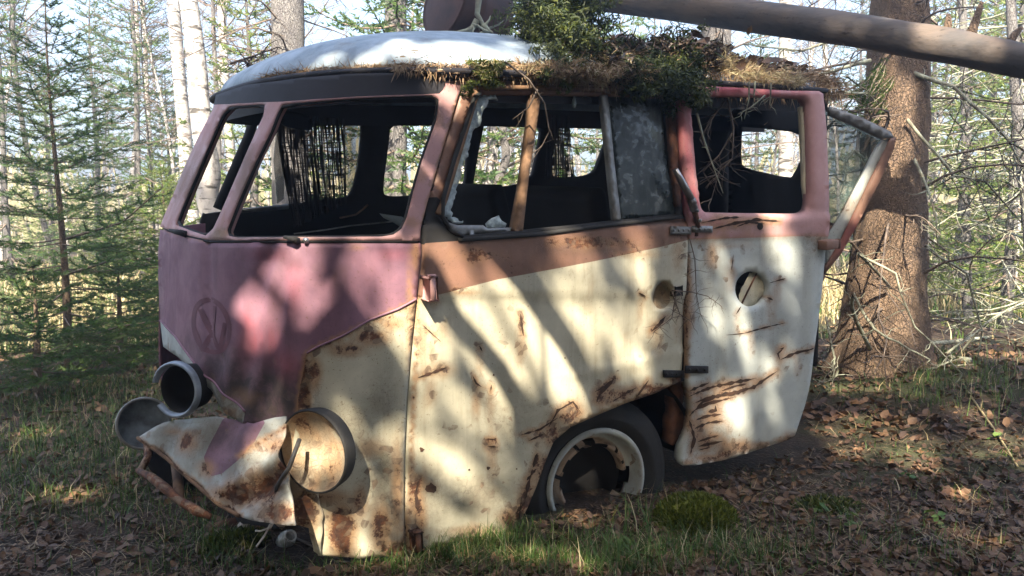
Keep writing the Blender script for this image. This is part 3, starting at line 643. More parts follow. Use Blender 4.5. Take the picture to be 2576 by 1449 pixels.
cargo = panel('cargo_door', cout, [cwin, rh], SC_, [M['white'], M['pinkpale'], M['scar'], M['dark'], M['steel']], van, th=.035, lines=[cline], region=c_reg, dent=0, extra=c_extra,
    rust=[(sum(p[0] for p in pts) / len(pts), max(p[1] for p in pts) + 20, 16, 50, .4) for pts, w in CLIST] + [(1760, 1090, 30, 60, .7), (1860, 1130, 80, 26, .8), (1800, 1160, 60, 16, .9), (1920, 1130, 60, 16, .7), (1960, 890, 16, 16, .6), (1790, 640, 20, 60, .6), (1840, 615, 90, 10, .55), (1760, 990, 50, 30, .5), (1830, 1000, 60, 20, .35), (1900, 555, 70, 14, .4), (1740, 760, 12, 120, .5), (2060, 600, 30, 20, .45), (2000, 1100, 30, 16, .6)],
    rlines=[(1731, 604, 2080, 598, 6, .6), (1729, 640, 1733, 950, 5, .8), (1740, 1172, 2000, 1108, 7, .95), (2050, 880, 1965, 900, 8, .45)] + [(*a, *b, w * 1.8, .7) for pts, w in CLIST for a, b in zip(pts[:-1], pts[1:])],
    red=[(1742, 330, 40, 200, 1.0), (1740, 500, 40, 60, 1.1), (1820, 222, 140, 26, 1.1), (1960, 230, 120, 20, .9), (1800, 560, 30, 20, .5)],
    dirt=[(1780, 700, 50, 120, .4), (1930, 640, 60, 70, .3), (1960, 850, 60, 120, .25), (1850, 1110, 120, 60, .4), (1880, 570, 120, 20, .4), (2040, 620, 30, 40, .5)], seed=21)
bar('window_jamb', [(2030, 268), (2047, 262), (2042, 526), (2031, 532), (2026, 470)], M['cream'], cargo, leaf_surf(-.03), th=.02)
def plate(x0, y0, x1, y1, parent, mat, surf, rows=4):
    def ex(mb):
        for k in range(rows):
            t = (k + .5) / rows; P, N = surf(np.array([(x0 + (x1 - x0) * t, (y0 + y1) / 2)])); p = Vector(P[0]); n = Vector(N[0]); tube(mb, [p, p + n * .004], [.006, .004], 7, 0)
    return panel('hinge', [(x0, y0), (x1, y0 + (y1 - y0) * .06), (x1, y1), (x0, y1)], [], surf, [mat, mat], parent, th=.008, step=8, dent=.0008, extra=ex)
plate(1689, 569, 1739, 590, van, M['steel'], shell_surf(.022)); plate(1742, 568, 1793, 585, cargo, M['steel'], leaf_surf(.014), 4)
p, n = onshell(1741, 578); mb = MB(); tube(mb, [p + n * .02 + Vector((0, 0, -.022)), p + n * .02 + Vector((0, 0, .022))], .009, 8); mb.build('hinge_pin', M['rust'], cargo)
plate(1671, 932, 1722, 950, van, M['dark'], shell_surf(.014)); plate(1730, 922, 1787, 941, cargo, M['dark'], leaf_surf(.01), 3)
P, N = L0(np.array([(2074.0, 614.0)])); mb = MB(); boxm(mb, Vector(P[0]) + Vector(N[0]) * .02, (.040, 0, 0), (0, .022, 0), (0, 0, .019)); mb.build('hinge', M['rustpink'], cargo)
mb = MB(); q = Vector(P[0]); tube(mb, [q + Vector((.045, -.03, -.02)), q + Vector((.045, -.03, .02))], .012, 8); mb.build('hinge_pin', M['rust'], cargo)
# torn inner board seen through the round hole
panel('inner_board', ragged([(1862, 745), (1872, 715), (1890, 688), (1912, 682), (1930, 700), (1926, 735), (1905, 764), (1878, 776), (1860, 768)], 2, 12, 4), [], leaf_surf(-.018), [M['cream'], M['cream']], cargo, th=.004, dent=.004)
mb = MB(); P, N = leaf_surf(-.014)(np.array([(1906.0, 684.0), (1868.0, 764.0)])); tube(mb, [Vector(P[0]), Vector(P[1])], .004, 6); mb.build('brace', M['rust'], cargo)

# ---------------------------------------------------------------- second leaf, folded back behind the first
sec = plane_surf(B0 + ldir * .86 + np.array([0, .10, 0]), np.array([-.5, -.86, 0.0]))
back = panel('rear_door_leaf', [(2206, 372), (2222, 352), (2240, 349), (2236, 366), (2190, 445), (2120, 590), (2080, 672), (2078, 600), (2100, 570), (2170, 440)], [], sec, [M['white'], M['dark']], van, th=.02, dent=.004, rust=[(2130, 520, 30, 40, .4)])
sec2 = plane_surf(B0 + ldir * .86 + np.array([0, .085, 0]), np.array([-.5, -.86, 0.0]))
panel('door_edge', [(2240, 349), (2254, 346), (2250, 372), (2212, 460), (2160, 560), (2118, 636), (2076, 690), (2076, 676), (2120, 600), (2185, 466), (2233, 368)], [], sec2, [M['rustpink'], M['dark']], back, th=.03, dent=.003, red=[(2130, 600, 60, 60, .6)])
panel('window_channel', [(2090, 268), (2160, 292), (2240, 330), (2250, 346), (2222, 350), (2150, 316), (2090, 290)], [], sec2, [M['steel'], M['dark']], back, th=.03, dent=.003, rust=[(2150, 300, 40, 14, .6)])
sec3 = plane_surf(B0 + ldir * .86 + np.array([0, .15, 0]), np.array([-.5, -.86, 0.0]))
panel('window_pane', [(2060, 270), (2090, 288), (2150, 314), (2216, 350), (2160, 450), (2100, 570), (2060, 560)], [], sec3, [M['farglass'], M['farglass']], back, th=.006)
panel('inner_panel', [(2060, 555), (2102, 562), (2078, 610), (2076, 700), (2060, 720)], [], sec3, [M['rustpink'], M['dark']], back, th=.006)

# ---------------------------------------------------------------- roof
WG = float(to_loc(at(1131, 163, 2.33 + .08))[2]) - .008; print('WG', WG)
RH = 0.185
def roof_pt(phi, rho, dz=0.0, inf=.0):
    # phi<=1 goes along: near side from the rear, round the nose, far side back to the rear
    wcl = .50
    h = W2 / 2 - float(gside(wcl)) + inf; D = .66 + inf; e = 2 / 2.9; s00 = .33; D = .60 + inf; SL = 1.93 if phi < .5 else 3.5
    if phi < .30: s, n = s00 + (SL - s00) * (1 - phi / .30), W2 / 2 - h
    elif phi > .70: s, n = s00 + (SL - s00) * ((phi - .70) / .30), W2 / 2 + h
    else:
        a = math.pi * (phi - .30) / .40; c = math.cos(a); s = s00 - D * abs(math.sin(a)) ** e; n = W2 / 2 - h * math.copysign(abs(c) ** e, c)
    sc = max(s, .62) if s > .62 else .62
    s2 = s if s > sc else sc + (s - sc) * rho
    n2 = W2 / 2 + (n - W2 / 2) * rho
    fr = 1.0 if s > .62 else 1.0
    z = (RH - .10 * min(1, max(0, (s2 - .7) / 1.2))) * max(0, 1 - rho ** 2.5) ** (1 / 2.1)
    return s2, n2, WG + z + dz
def sagf(s, n): return -.02 * max(0, s - 1.0)
mb = MB(); NP, NR = 96, 22
for i in range(NP + 1):
    for j in range(NR + 1):
        rho = math.sin(math.pi / 2 * j / NR) if j else 0.0
        s, n, z = roof_pt(i / NP, rho); z += sagf(s, n) + .006 * noise.noise(Vector((s * 3, n * 3, 1))); mb.v.append((s, n, z))
for i in range(NP):
    for j in range(NR): a = i * (NR + 1) + j; mb.f.append([a, a + 1, a + NR + 2, a + NR + 1]); mb.m.append(0)
roof = mb.build('roof', [M['roof'], M['dark']], van); md = roof.modifiers.new('thickness', 'SOLIDIFY'); md.thickness = .008; md.offset = 0
# gutter ledge: a rolled lip round the roof edge, and the recessed cant rail below it, shade painted into both
mb = MB(); gp = [Vector(roof_pt(i / NP, 1.0, inf=.035)) for i in range(NP + 1)]
gp = [Vector((p.x, p.y, p.z + sagf(p.x, p.y) - .012)) for p in gp]; tube(mb, gp, .011, 6)
gq = [Vector((*roof_pt(i / NP, 1.0, inf=.0)[:2], p.z)) for i, p in enumerate(gp)]; b = mb.add(gp + gq, [])
mb.f += [[b + i, b + i + 1, b + NP + 2 + i, b + NP + 1 + i] for i in range(NP)]; mb.m += [0] * NP
mb.build('gutter', M['header'], roof)
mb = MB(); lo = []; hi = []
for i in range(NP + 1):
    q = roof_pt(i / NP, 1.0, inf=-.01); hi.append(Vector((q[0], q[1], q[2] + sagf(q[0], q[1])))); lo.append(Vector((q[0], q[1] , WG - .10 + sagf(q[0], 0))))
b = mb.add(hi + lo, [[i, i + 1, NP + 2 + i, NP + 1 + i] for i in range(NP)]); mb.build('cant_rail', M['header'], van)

# ---------------------------------------------------------------- far side, rear and floor
FN = 1.655
def fpx(pl): P = plane_hit(np.array(pl, float), (0, FN, 0), np.array([0, 1.0, 0])); return [(float(p[0]), float(p[2])) for p in P]
def sw_surf(nn=FN):
    def f(sw): return np.stack([sw[:, 0], nn + 0 * sw[:, 0], sw[:, 1]], 1), np.repeat(np.array([[0, -1.0, 0]]), len(sw), 0)
    return f
def swpanel(name, out, holes, mats, nn=FN, th=.03, **k): return panel(name, out, holes, sw_surf(nn), mats, van, th=th, step=.05, bstep=.03, dent=.002, **k)
fw = [fpx(smoothpoly(h, 2)) for h in ([(468, 545), (560, 295), (600, 296), (905, 300), (915, 320), (893, 490), (850, 500), (716, 515), (600, 527)],
     [(984, 295), (1180, 292), (1176, 400), (1172, 482), (1080, 490), (972, 496), (962, 480), (976, 380)],
     [(1224, 292), (1368, 292), (1352, 400), (1334, 464), (1192, 474), (1190, 460), (1210, 350)],
     [(1415, 291), (1560, 291), (1535, 330), (1510, 400), (1494, 442), (1405, 447), (1380, 440), (1395, 370)])]
fw5 = fpx(smoothpoly([(1858, 322), (1870, 318), (2030, 336), (2024, 380), (1997, 440), (1985, 450), (1868, 424), (1856, 410)], 1))
print('fw', [(round(min(p[0] for p in h), 2), round(max(p[0] for p in h), 2), round(min(p[1] for p in h), 2), round(max(p[1] for p in h), 2)) for h in fw + [fw5]], 'WG', WG)
top_w = WG - .06
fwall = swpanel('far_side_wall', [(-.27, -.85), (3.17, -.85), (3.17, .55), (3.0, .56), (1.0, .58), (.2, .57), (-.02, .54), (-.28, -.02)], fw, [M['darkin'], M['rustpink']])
mb = MB(); P = [Vector((*[fpx([p])[0][0]], FN - .02, fpx([p])[0][1])) for p in ((640, 290), (622, 345), (545, 525))]; tube(mb, P, .022, 8); mb.build('quarter_window_post', M['dark'], fwall)
def fbar(name, poly, mat, nn, th=.01): q = fpx(poly); return swpanel(name, q, [], [mat, mat], nn=nn, th=th)
g1 = fbar('window_pane', ragged([(868, 303), (880, 298), (908, 300), (912, 330), (893, 488), (868, 478)], .8, 14, 3), M['farglass'], FN + .01); g1.parent = fwall
g2 = fbar('window_pane', ragged([(702, 286), (716, 286), (716, 500), (700, 512), (690, 400)], .8, 14, 3), M['farglass'], FN + .01); g2.parent = fwall
mb = MB(); tube(mb, [Vector((*fpx([(580, 531)])[0][:1], FN - .03, fpx([(580, 531)])[0][1])), Vector((*fpx([(720, 519)])[0][:1], FN - .03, fpx([(720, 519)])[0][1]))], .012, 6); mb.build('door_rail', M['steel'], fwall)
# floor, ceiling lining, rear wall, partition
def quad(name, pts, mat, th=.02): mb = MB(); mb.add([Vector(p) for p in pts], [[0, 1, 2, 3]]); o = mb.build(name, mat, van); md = o.modifiers.new('thickness', 'SOLIDIFY'); md.thickness = th; return o
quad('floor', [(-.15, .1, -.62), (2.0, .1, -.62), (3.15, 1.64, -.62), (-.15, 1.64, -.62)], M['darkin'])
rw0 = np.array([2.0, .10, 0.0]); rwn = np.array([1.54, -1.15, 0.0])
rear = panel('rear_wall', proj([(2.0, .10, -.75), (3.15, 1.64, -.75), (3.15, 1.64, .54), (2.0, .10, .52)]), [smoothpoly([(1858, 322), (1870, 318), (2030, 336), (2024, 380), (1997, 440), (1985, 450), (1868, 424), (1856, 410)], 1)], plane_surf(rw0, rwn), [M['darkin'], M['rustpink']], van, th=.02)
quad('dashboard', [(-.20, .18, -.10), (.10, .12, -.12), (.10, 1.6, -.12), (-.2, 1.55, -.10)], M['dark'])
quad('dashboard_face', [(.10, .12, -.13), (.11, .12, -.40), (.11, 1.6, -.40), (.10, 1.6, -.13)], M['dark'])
# wheel arch liner behind the door cut-out
c0 = Vector(plane_hit(np.array([(1486, 1204.0)]), (0, .155, 0), np.array([0, 1.0, 0]))[0]); print('wheel', c0)
mb = MB()
for k in range(13):
    a = math.pi * k / 12
    for nn in (.03, .34): mb.v.append(Vector((c0.x + .43 * math.cos(a) + .02, nn, c0.z + .42 * math.sin(a))))
for k in range(12): mb.f.append([2 * k, 2 * k + 1, 2 * k + 3, 2 * k + 2]); mb.m.append(0)
b = len(mb.v); mb.v += [Vector((c0.x - .5, .34, c0.z - .5)), Vector((c0.x + .5, .34, c0.z - .5)), Vector((c0.x + .5, .34, c0.z + .55)), Vector((c0.x - .5, .34, c0.z + .55))]; mb.f.append([b, b + 1, b + 2, b + 3]); mb.m.append(0)
mb.build('wheel_arch', M['dark'], van)
# B pillar and sill between the two doors
mb = MB()
for y0, y1, off in ((226, 600, -.05), (600, 960, -.03)):
    tube(mb, [P_on(1712, y0, off), P_on(1718, y1, off)], .030, 6)
tube(mb, [P_on(1716, 620, -.012), P_on(1718, 800, -.012), P_on(1712, 955, -.012)], .010, 6, 1)
mb.build('door_pillar', [M['dark'], M['scar']], van)
pf = plane_surf((0, .06, 0), (0, -1, 0))
panel('pillar_foot', ragged([(1694, 972), (1716, 965), (1722, 1040), (1730, 1060), (1728, 1090), (1710, 1120), (1692, 1122), (1690, 1090), (1697, 1040)], 3, 12, 8), [], pf, [M['rust'], M['rust']], van, th=.05, dent=.01)
# wheel
wheel = bpy.data.objects.new('front_wheel', None); COL.objects.link(wheel); wheel.parent = van
wax = Vector((-.16, -1, .03)).normalized()
mb = MB(); lathe(mb, c0, wax, [(.19, -.02), (.205, .030), (.218, .048), (.245, .062), (.255, .064), (.262, .060), (.285, .060), (.292, .055), (.312, .040), (.316, .030), (.322, .026), (.325, .010), (.328, -.04), (.325, -.09), (.30, -.12), (.2, -.13)], 72); mb.build('tyre', M['rubber'], wheel)
mb = MB()
def skipr(i, k): return i >= 8 and False
lathe(mb, c0, wax, [(.212, .046), (.205, .058), (.192, .056), (.186, .040), (.182, .015), (.176, -.004), (.165, -.012), (.158, -.008), (.152, .010), (.144, .018), (.136, .018), (.130, .008), (.128, -.02)], 64, 0, skip=lambda i, k: (i in (7, 8, 9) and noise.noise(Vector((k * .31, 3, 0))) > .12) or (i > 8 and noise.noise(Vector((k * .23, 8, 0))) > .0) or (20 < k < 25 and i > 4))
for i in range(len(mb.v)): mb.w[i] = (.6 if i // 64 > 6 else .12, 0, .2)
rim = mb.build('rim', [M['rim'], M['rust']], wheel)
mb = MB(); lathe(mb, c0, wax, [(.145, -.03), (.145, -.10), (.05, -.11), (.0, -.11)], 32); mb.build('brake_drum', M['dark'], wheel)
# torn hub plate segment
mb = MB(); u_ = wax.orthogonal().normalized(); v_ = wax.cross(u_)

# ---------------------------------------------------------------- headlights
def orient_lathe(name, cx, cy, rx, ry, surf, prof, mats, parent, tilt=0.0, seg=48, off=0.0, mis=None, skip=None):
    # disc lying on the panel: its four extreme px give the centre and the two axes
    ct, st = math.cos(tilt), math.sin(tilt)
    P, N = surf(np.array([(cx, cy), (cx + rx * ct, cy + rx * st), (cx - rx * ct, cy - rx * st), (cx + ry * st, cy - ry * ct), (cx - ry * st, cy + ry * ct)]))
    c = Vector(P[0]) + Vector(N[0]) * off; a = (Vector(P[1]) - Vector(P[2])) / 2; b = (Vector(P[3]) - Vector(P[4])) / 2
    nrm = Vector(N[0]); r = b.length; bu = b.normalized(); au = nrm.cross(bu).normalized(); au = au if au.dot(a) > 0 else -au; nrm2 = au.cross(bu); nrm2 = nrm2 if nrm2.dot(nrm) > 0 else -nrm2
    mb = MB()
    for pi, (rr, z) in enumerate(prof):
        for k in range(seg): t = 2 * math.pi * k / seg; mb.v.append(c + (au * math.cos(t) + bu * math.sin(t)) * r * rr + nrm2 * z)
    for i in range(len(prof) - 1):
        for k in range(seg):
            if skip and skip(i, k): continue
            mb.f.append([i * seg + k, i * seg + (k + 1) % seg, (i + 1) * seg + (k + 1) % seg, (i + 1) * seg + k]); mb.m.append(mis[i] if mis else 0)
    for i, p_ in enumerate(mb.v): q_ = noise.noise(Vector(p_) * 22); mb.w[i] = (.42 + .5 * q_, 0, .5 - .5 * q_)
    return mb.build(name, mats, parent), c, au, bu, nrm2, r
hl, hc, hau, hbu, hnn, hr = orient_lathe('headlight', 811, 1126, 79, 104, plane_surf(shell_hit(np.array([(811.0, 1126.0)]), .03)[0], (-.87, -.49, .05)), [(.97, -.035), (1.0, -.008), (1.02, .006), (1.0, .014), (.96, .012), (.94, .004), (.86, -.008), (.7, -.018), (.5, -.026), (.3, -.030), (.12, -.032), (.0, -.032)], [M['rubber'], M['cream']], van, tilt=-.12, off=.03, mis=[0, 0, 0, 0, 1, 1, 1, 1, 1, 1, 1])
later_cup()
cab = [(766, 1087, .03), (762, 1110, .07), (757, 1134, .09), (742, 1162, .08), (730, 1187, .07), (727, 1215, .06), (726, 1241, .06)]
def PS(x, y, off):
    off += .03; P, N = S0(np.array([(x, y)], float)); return Vector(P[0]) + Vector(N[0]) * off
mb = MB(); tube(mb, [PS(*c) for c in cab], .0065, 7, 0)
tube(mb, [PS(727, 1238, .06), PS(728, 1262, .06), PS(721, 1282, .07), PS(705, 1286, .08), PS(696, 1285, .08)], .003, 6, 1)
tube(mb, [PS(726, 1240, .06), PS(722, 1270, .07), PS(714, 1295, .08), PS(703, 1318, .09)], .003, 6, 1); mb.build('headlight_cable', [M['wire'], M['wirew']], hl)
# far headlight bucket
B_ = Vector(PS(470, 960, .06))
hsf = plane_surf(shell_hit(np.array([(500.0, 985.0)]), .035)[0], (-.80, -.62, .12))
hb, *_ = orient_lathe('headlight', 452, 978, 50, 66, hsf, [(.86, -.07), (.95, -.004), (.90, .0), (.84, -.05), (.7, -.09), (.4, -.10), (0, -.10)], [M['dark']], van, tilt=-.25, off=.0)
def sk(i, k): return 19 < k < 27
hrg, *_ = orient_lathe('chrome_ring', 452, 978, 50, 66, hsf, [(.90, .0), (.93, .012), (1.00, .018), (1.07, .012), (1.09, -.004)], [M['blued']], hb, tilt=-.25, off=.01, skip=sk)

# ---------------------------------------------------------------- crumpled bumper
def bsurf(off=0.0):
    c_ = shell_hit(np.array([(738.0, 1100.0)]), .03)[0]; nb = np.array([-.80, -.43, .42]); nb /= np.linalg.norm(nb); print('bump', c_)
    return plane_surf(c_ + nb * (.02 + off), nb)
bp = [(346, 1101), (380, 1082), (415, 1063), (440, 1056), (477, 1052), (548, 1048), (600, 1058), (640, 1066), (690, 1050), (715, 1046), (716, 1100), (712, 1150), (716, 1205), (730, 1260), (744, 1322), (720, 1322), (690, 1318), (640, 1310), (601, 1298), (548, 1267), (477, 1205), (423, 1156), (380, 1124)]
bpl = [(560, 1056), (536, 1100), (512, 1150), (517, 1180), (530, 1198), (560, 1192), (600, 1160), (645, 1110), (668, 1064)]
def b_reg(c): return np.where(inpoly(c, bpl + [(640, 1000), (580, 1000)]), 1, 0)
def b_bump(P):
    u, v = P[:, 0], P[:, 1]; t = (v - 1190) + (u - 640) * .62
    return .022 * np.exp(-(t / 26) ** 2) * (u > 560) - .018 * np.exp(-((t - 50) / 22) ** 2) * (u > 600) + .006 * np.sin(u * .05 + v * .03) - .02 * np.exp(-((u - 660) / 30) ** 2 - ((v - 1220) / 50) ** 2)
bump_ = panel('bumper', bp, [], bsurf(), [M['bumperp'], M['pink'], M['rust']], van, th=.006, step=10, lines=[bpl], region=b_reg, bumpf=b_bump, dent=.006, dscale=7,
    rust=[(470, 1110, 40, 40, .75), (440, 1085, 30, 14, .6), (610, 1240, 60, 50, .8), (660, 1230, 50, 60, .95), (700, 1120, 50, 30, .7), (560, 1240, 50, 30, .7), (700, 1290, 70, 40, .95), (760, 1280, 30, 60, .9), (520, 1180, 30, 30, .8)],
    rlines=[(346, 1101, 423, 1156, 8, .9), (423, 1156, 548, 1267, 9, .9), (548, 1267, 610, 1300, 9, .9), (600, 1150, 735, 1060, 8, .7), (640, 1260, 750, 1130, 12, .9)],
    dirt=[(520, 1100, 160, 60, .7), (620, 1170, 100, 60, .4), (700, 1220, 80, 80, .6)], seed=33)
mb = MB(); edge_tube(mb, bsurf(), bp[-5:] + [bp[0]], .006); mb.build('rolled_edge', M['ochre'], bump_)
# inside of the folded bumper and its bracket rail
def PB(x, y, off): P, N = bsurf(off)(np.array([(x, y)], float)); return Vector(P[0])
mb = MB(); tube(mb, [PB(346, 1183, .0), PB(380, 1200, .02), PB(414, 1227, .03), PB(450, 1258, .02), PB(494, 1285, .02), PB(530, 1300, .0)], [.008, .013, .015, .012, .015, .008], 8)
tube(mb, [PB(370, 1100, -.08), PB(372, 1150, -.06), PB(352, 1187, -.02)], .012, 6); tube(mb, [PB(440, 1150, -.10), PB(448, 1210, -.05), PB(450, 1258, .0)], .016, 6, 1)
for i, p_ in enumerate(mb.v): q_ = noise.noise(Vector(p_) * 30); mb.w[i] = (.7 + .6 * q_, 0, .9)
mb.build('bumper_rail', [M['railp'], M['ochre']], bump_)
panel('valance', [(400, 1110), (470, 1120), (620, 1270), (700, 1330), (560, 1310), (450, 1240), (380, 1180), (360, 1150)], [], shell_surf(-.10), [M['dark'], M['dark']], van, th=.01, dent=.01)
# ragged lower skin below headlight
S3 = shell_surf(.015)
panel('torn_skin', ragged([(752, 1190), (800, 1240), (812, 1300), (805, 1398), (788, 1388), (775, 1330), (740, 1322), (725, 1270), (720, 1200)], 3, 14, 4), [], S3, [M['cream'], M['dark']], van, th=.006, dent=.012, dscale=9, rust=[(760, 1290, 60, 90, .9)])
# curtains hanging inside
def curtain(name, pts_top, pts_bot, nn, fold, amp, parent, label=None):
    mb = MB(); NX, NY = 60, 24
    for j in range(NY + 1):
        for i in range(NX + 1):
            a = i / NX; b = j / NY
            tx = pts_top[0][0] + (pts_top[1][0] - pts_top[0][0]) * a; ty = pts_top[0][1] + (pts_top[1][1] - pts_top[0][1]) * a
            bx = pts_bot[0][0] + (pts_bot[1][0] - pts_bot[0][0]) * a; by = pts_bot[0][1] + (pts_bot[1][1] - pts_bot[0][1]) * a
            bb = b ** 1.25; x = tx + (bx - tx) * bb; y = ty + (by - ty) * b
            p = plane_hit(np.array([(x, y)], float), (0, nn, 0), np.array([0, 1.0, 0]))[0]
            mb.v.append(Vector((p[0], p[1] + amp * math.sin(a * fold * 6.283) * (.4 + .6 * b), p[2])))
    for j in range(NY):
        for i in range(NX): q = j * (NX + 1) + i; mb.f.append([q, q + 1, q + NX + 2, q + NX + 1]); mb.m.append(0)
    o = mb.build(name, M['curtain'], parent)
    return o
for args in (((690, 282), (868, 300), (740, 575), (872, 512), 1.50, 6, .016), ((1378, 288), (1432, 290), (1370, 450), (1446, 446), 1.56, 3, .014)):
    o = curtain('curtain', args[0:2], args[2:4], args[4], args[5], args[6], None); o.parent = None; o.matrix_world = van.matrix_world.copy()
    tag(o, 'wide dark woven curtain hanging behind the windscreen' if args[6] > .015 else 'narrow dark curtain gathered between the far side windows', 'curtain', 'woven curtains hanging inside the van')
# mirror / sun visor silhouette by the curtain
panel('sun_visor', smoothpoly([(706, 284), (722, 278), (780, 290), (786, 320), (780, 330), (720, 320), (704, 305)], 2), [], plane_surf((0, 1.35, 0), (0, -1, 0)), [M['darkin'], M['dark']], van, th=.02)

def PI_(x, y, n_): q = plane_hit(np.array([(x, y)], float), (0, n_, 0), np.array([0, 1.0, 0]))[0]; return Vector(q)
mb = MB(); tube(mb, [PI_(740, 588, .75), PI_(820, 578, .8), PI_(880, 568, .85), PI_(1000, 556, .9)], .003, 5); mb.build('loose_wire', M['wirew'], van)
mb = MB(); tube(mb, [PI_(855, 548, .8), PI_(895, 540, .8), PI_(915, 525, .8), PI_(925, 515, .8)], .004, 5); mb.build('loose_wire', M['ochre'], van)
panel('torn_lining', [(955, 537), (975, 540), (1010, 545), (1030, 560), (1015, 575), (990, 560), (965, 548)], [], plane_surf((0, .5, 0), (0, -1, 0)), [M['rim'], M['dark']], van, th=.004, dent=.01)
mb = MB(); r_ = random.Random(2)
for k in range(5): a = 2.2 + k * .0; tube(mb, [Vector((.35 + .02 * k, .12 + .3 * k, .50)), Vector((.33 + .02 * k, .14 + .3 * k, .515))], .004, 5)
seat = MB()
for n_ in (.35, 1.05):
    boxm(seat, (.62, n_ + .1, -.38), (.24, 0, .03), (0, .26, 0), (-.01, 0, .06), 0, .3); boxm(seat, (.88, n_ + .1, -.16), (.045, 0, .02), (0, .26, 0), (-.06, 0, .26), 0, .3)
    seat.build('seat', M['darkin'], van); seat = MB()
# ---------------------------------------------------------------- vegetation builders
def V3(x, y, z): return Vector((x, y, z))
def rnd(a, b): return rng.uniform(a, b)
def needles(mb, pts, dens, ln, wd, mi=0, droop=.0, rad=1.0, ang=.9, up=.3):
    # needle-shaped faces around a twig
    for i in range(len(pts) - 1):
        a, b = pts[i], pts[i + 1]; d = b - a; L = d.length
        if L < 1e-6: continue
        t = d / L; s1 = t.cross(Vector((0, 0, 1)))
        s1 = s1.normalized() if s1.length > 1e-3 else Vector((1, 0, 0)); s2 = s1.cross(t)
        n = L * dens; n = int(n) + (rng.random() < n - int(n))
        for k in range(n):
            p = a + d * rng.random(); th = rng.uniform(0, 6.283); o = s1 * math.cos(th) + s2 * (math.sin(th) * .7 + up * .3)
            q = p + (t * (1 - ang * .45) + o * ang).normalized() * ln * rng.uniform(.7, 1.2); w = t.cross(o)
            w = (w.normalized() * wd * .5) if w.length > 1e-4 else Vector((wd * .5, 0, 0))
            mb.add([p - w, p + w, q], [[0, 1, 2]], mi)
def wob(p0, p1, n, amp, sag=0.0, r=rng):
    out = []; d = p1 - p0; L = d.length; o1 = Vector((r.uniform(-1, 1), r.uniform(-1, 1), r.uniform(-1, 1))) * amp * L; o2 = Vector((r.uniform(-1, 1), r.uniform(-1, 1), r.uniform(-1, 1))) * amp * L * .5
    for i in range(n + 1):
        t = i / n; out.append(p0 + d * t + o1 * math.sin(t * 3.14) + o2 * math.sin(t * 6.28) - Vector((0, 0, sag * L * t * (1 - t) * 4)))
    return out
def spruce_mesh(h, rb, zb, nw, blen, dens, ln, wd, tr, droop=.15, sidestep=.09, sub=True, lim=None):
    # returns trunk MB, crown MB (stems of the branches = material 1)
    T = MB(); Cc = MB()
    tp = [V3(.02 * math.sin(z * 2), .02 * math.cos(z * 1.7), z) for z in [h * i / 12 for i in range(13)]]
    tube(T, tp, [max(.004, tr * (1 - i / 12.4)) for i in range(13)], 8)
    for w in range(nw):
        f = w / (nw - 1); z = zb + (h * .97 - zb) * f ** .9; nb = rng.randint(4, 6); a0 = rnd(0, 6.28)
        for k in range(nb):
            a = a0 + 6.283 * k / nb + rnd(-.3, .3); L = blen * (1 - f) ** .75 * rnd(.7, 1.12) + .06; rise = (.02 + .55 * f) * L
            p0 = V3(0, 0, z + rnd(-.04, .04)); p1 = p0 + V3(math.cos(a) * L, math.sin(a) * L, rise)
            br = wob(p0, p1, 6, .04, droop * (1 - f)); tube(Cc, br, [max(.0025, tr * .22 * (1 - i / 7) * (1 - f * .6)) for i in range(7)], 4, 1, False)
            needles(Cc, br[1:], dens, ln, wd)
            if not sub: continue
            s = .22
            while s < .97:
                i = int(s * 6); q = br[i].lerp(br[min(i + 1, 6)], s * 6 - i); dr = (p1 - p0).normalized()
                for sg in (-1, 1):
                    sl = L * .42 * (1 - s) ** .6 * rnd(.6, 1.1) + .03; sd = Vector((-dr.y, dr.x, 0)) * sg
                    tw = wob(q, q + (dr * .75 + sd * .8 + V3(0, 0, rnd(-.25, .1))).normalized() * sl, 3, .05, .08); tube(Cc, tw, [.0022, .002, .0016, .001], 3, 1, False)
                    needles(Cc, tw, dens, ln, wd)
                s += sidestep / max(L, .1) * rnd(.8, 1.3)
    return T, Cc
def place(name, meshes, loc, rz, sc, label, cat, group=None, lean=(0, 0)):
    o = empty(name, loc, label, cat, group, rz); o.scale = (sc, sc, sc); o.rotation_euler = (lean[0], lean[1], rz)
    for nm, me in meshes: c = bpy.data.objects.new(nm, me); COL.objects.link(c); c.parent = o
    return o
def mesh_of(mb, name, mats, smooth=True):
    o = mb.build(name, mats, None, smooth); me = o.data; bpy.data.objects.remove(o); return me

# --- young spruce at the left
def sapling(u, v, y, h, label, blen, nw, dens, ln=.016, wd=.0032, mats=None, zb=.25, step=.07, rz=0, droop=.12, tr=.032):
    T, Cc = spruce_mesh(h, 0, zb, nw, blen, dens, ln, wd, tr, droop, step)
    p = at(u, v, y); p.z = gz(p.x, p.y) - .03
    return place('young_spruce', [('trunk', mesh_of(T, 'trunk', M['sap_bark'])), ('crown', mesh_of(Cc, 'crown', mats or [M['needle'], M['twig']]))], p, rz, 1, label, 'tree')
sapling(165, 900, 5.2, 2.55, 'young spruce sapling with bare lower trunk, left of the van nose', 1.0, 15, 300, ln=.028, wd=.005, step=.085)
sapling(90, 1000, 4.6, .85, 'low bushy spruce seedling at the foot of the tall sapling', .6, 8, 330, ln=.028, wd=.006, zb=.06)
sapling(300, 960, 5.8, .95, 'small spruce seedling between the sapling and the van nose', .65, 9, 330, ln=.028, wd=.006, zb=.06)
# long limb of the sapling reaching to the van is part of its crown (whorl above); fallen grey twig below
sapling(420, 800, 7.2, 1.6, 'small light green spruce close behind the van nose', .8, 12, 220, ln=.032, wd=.007, mats=[M['needle2'], M['twig']])
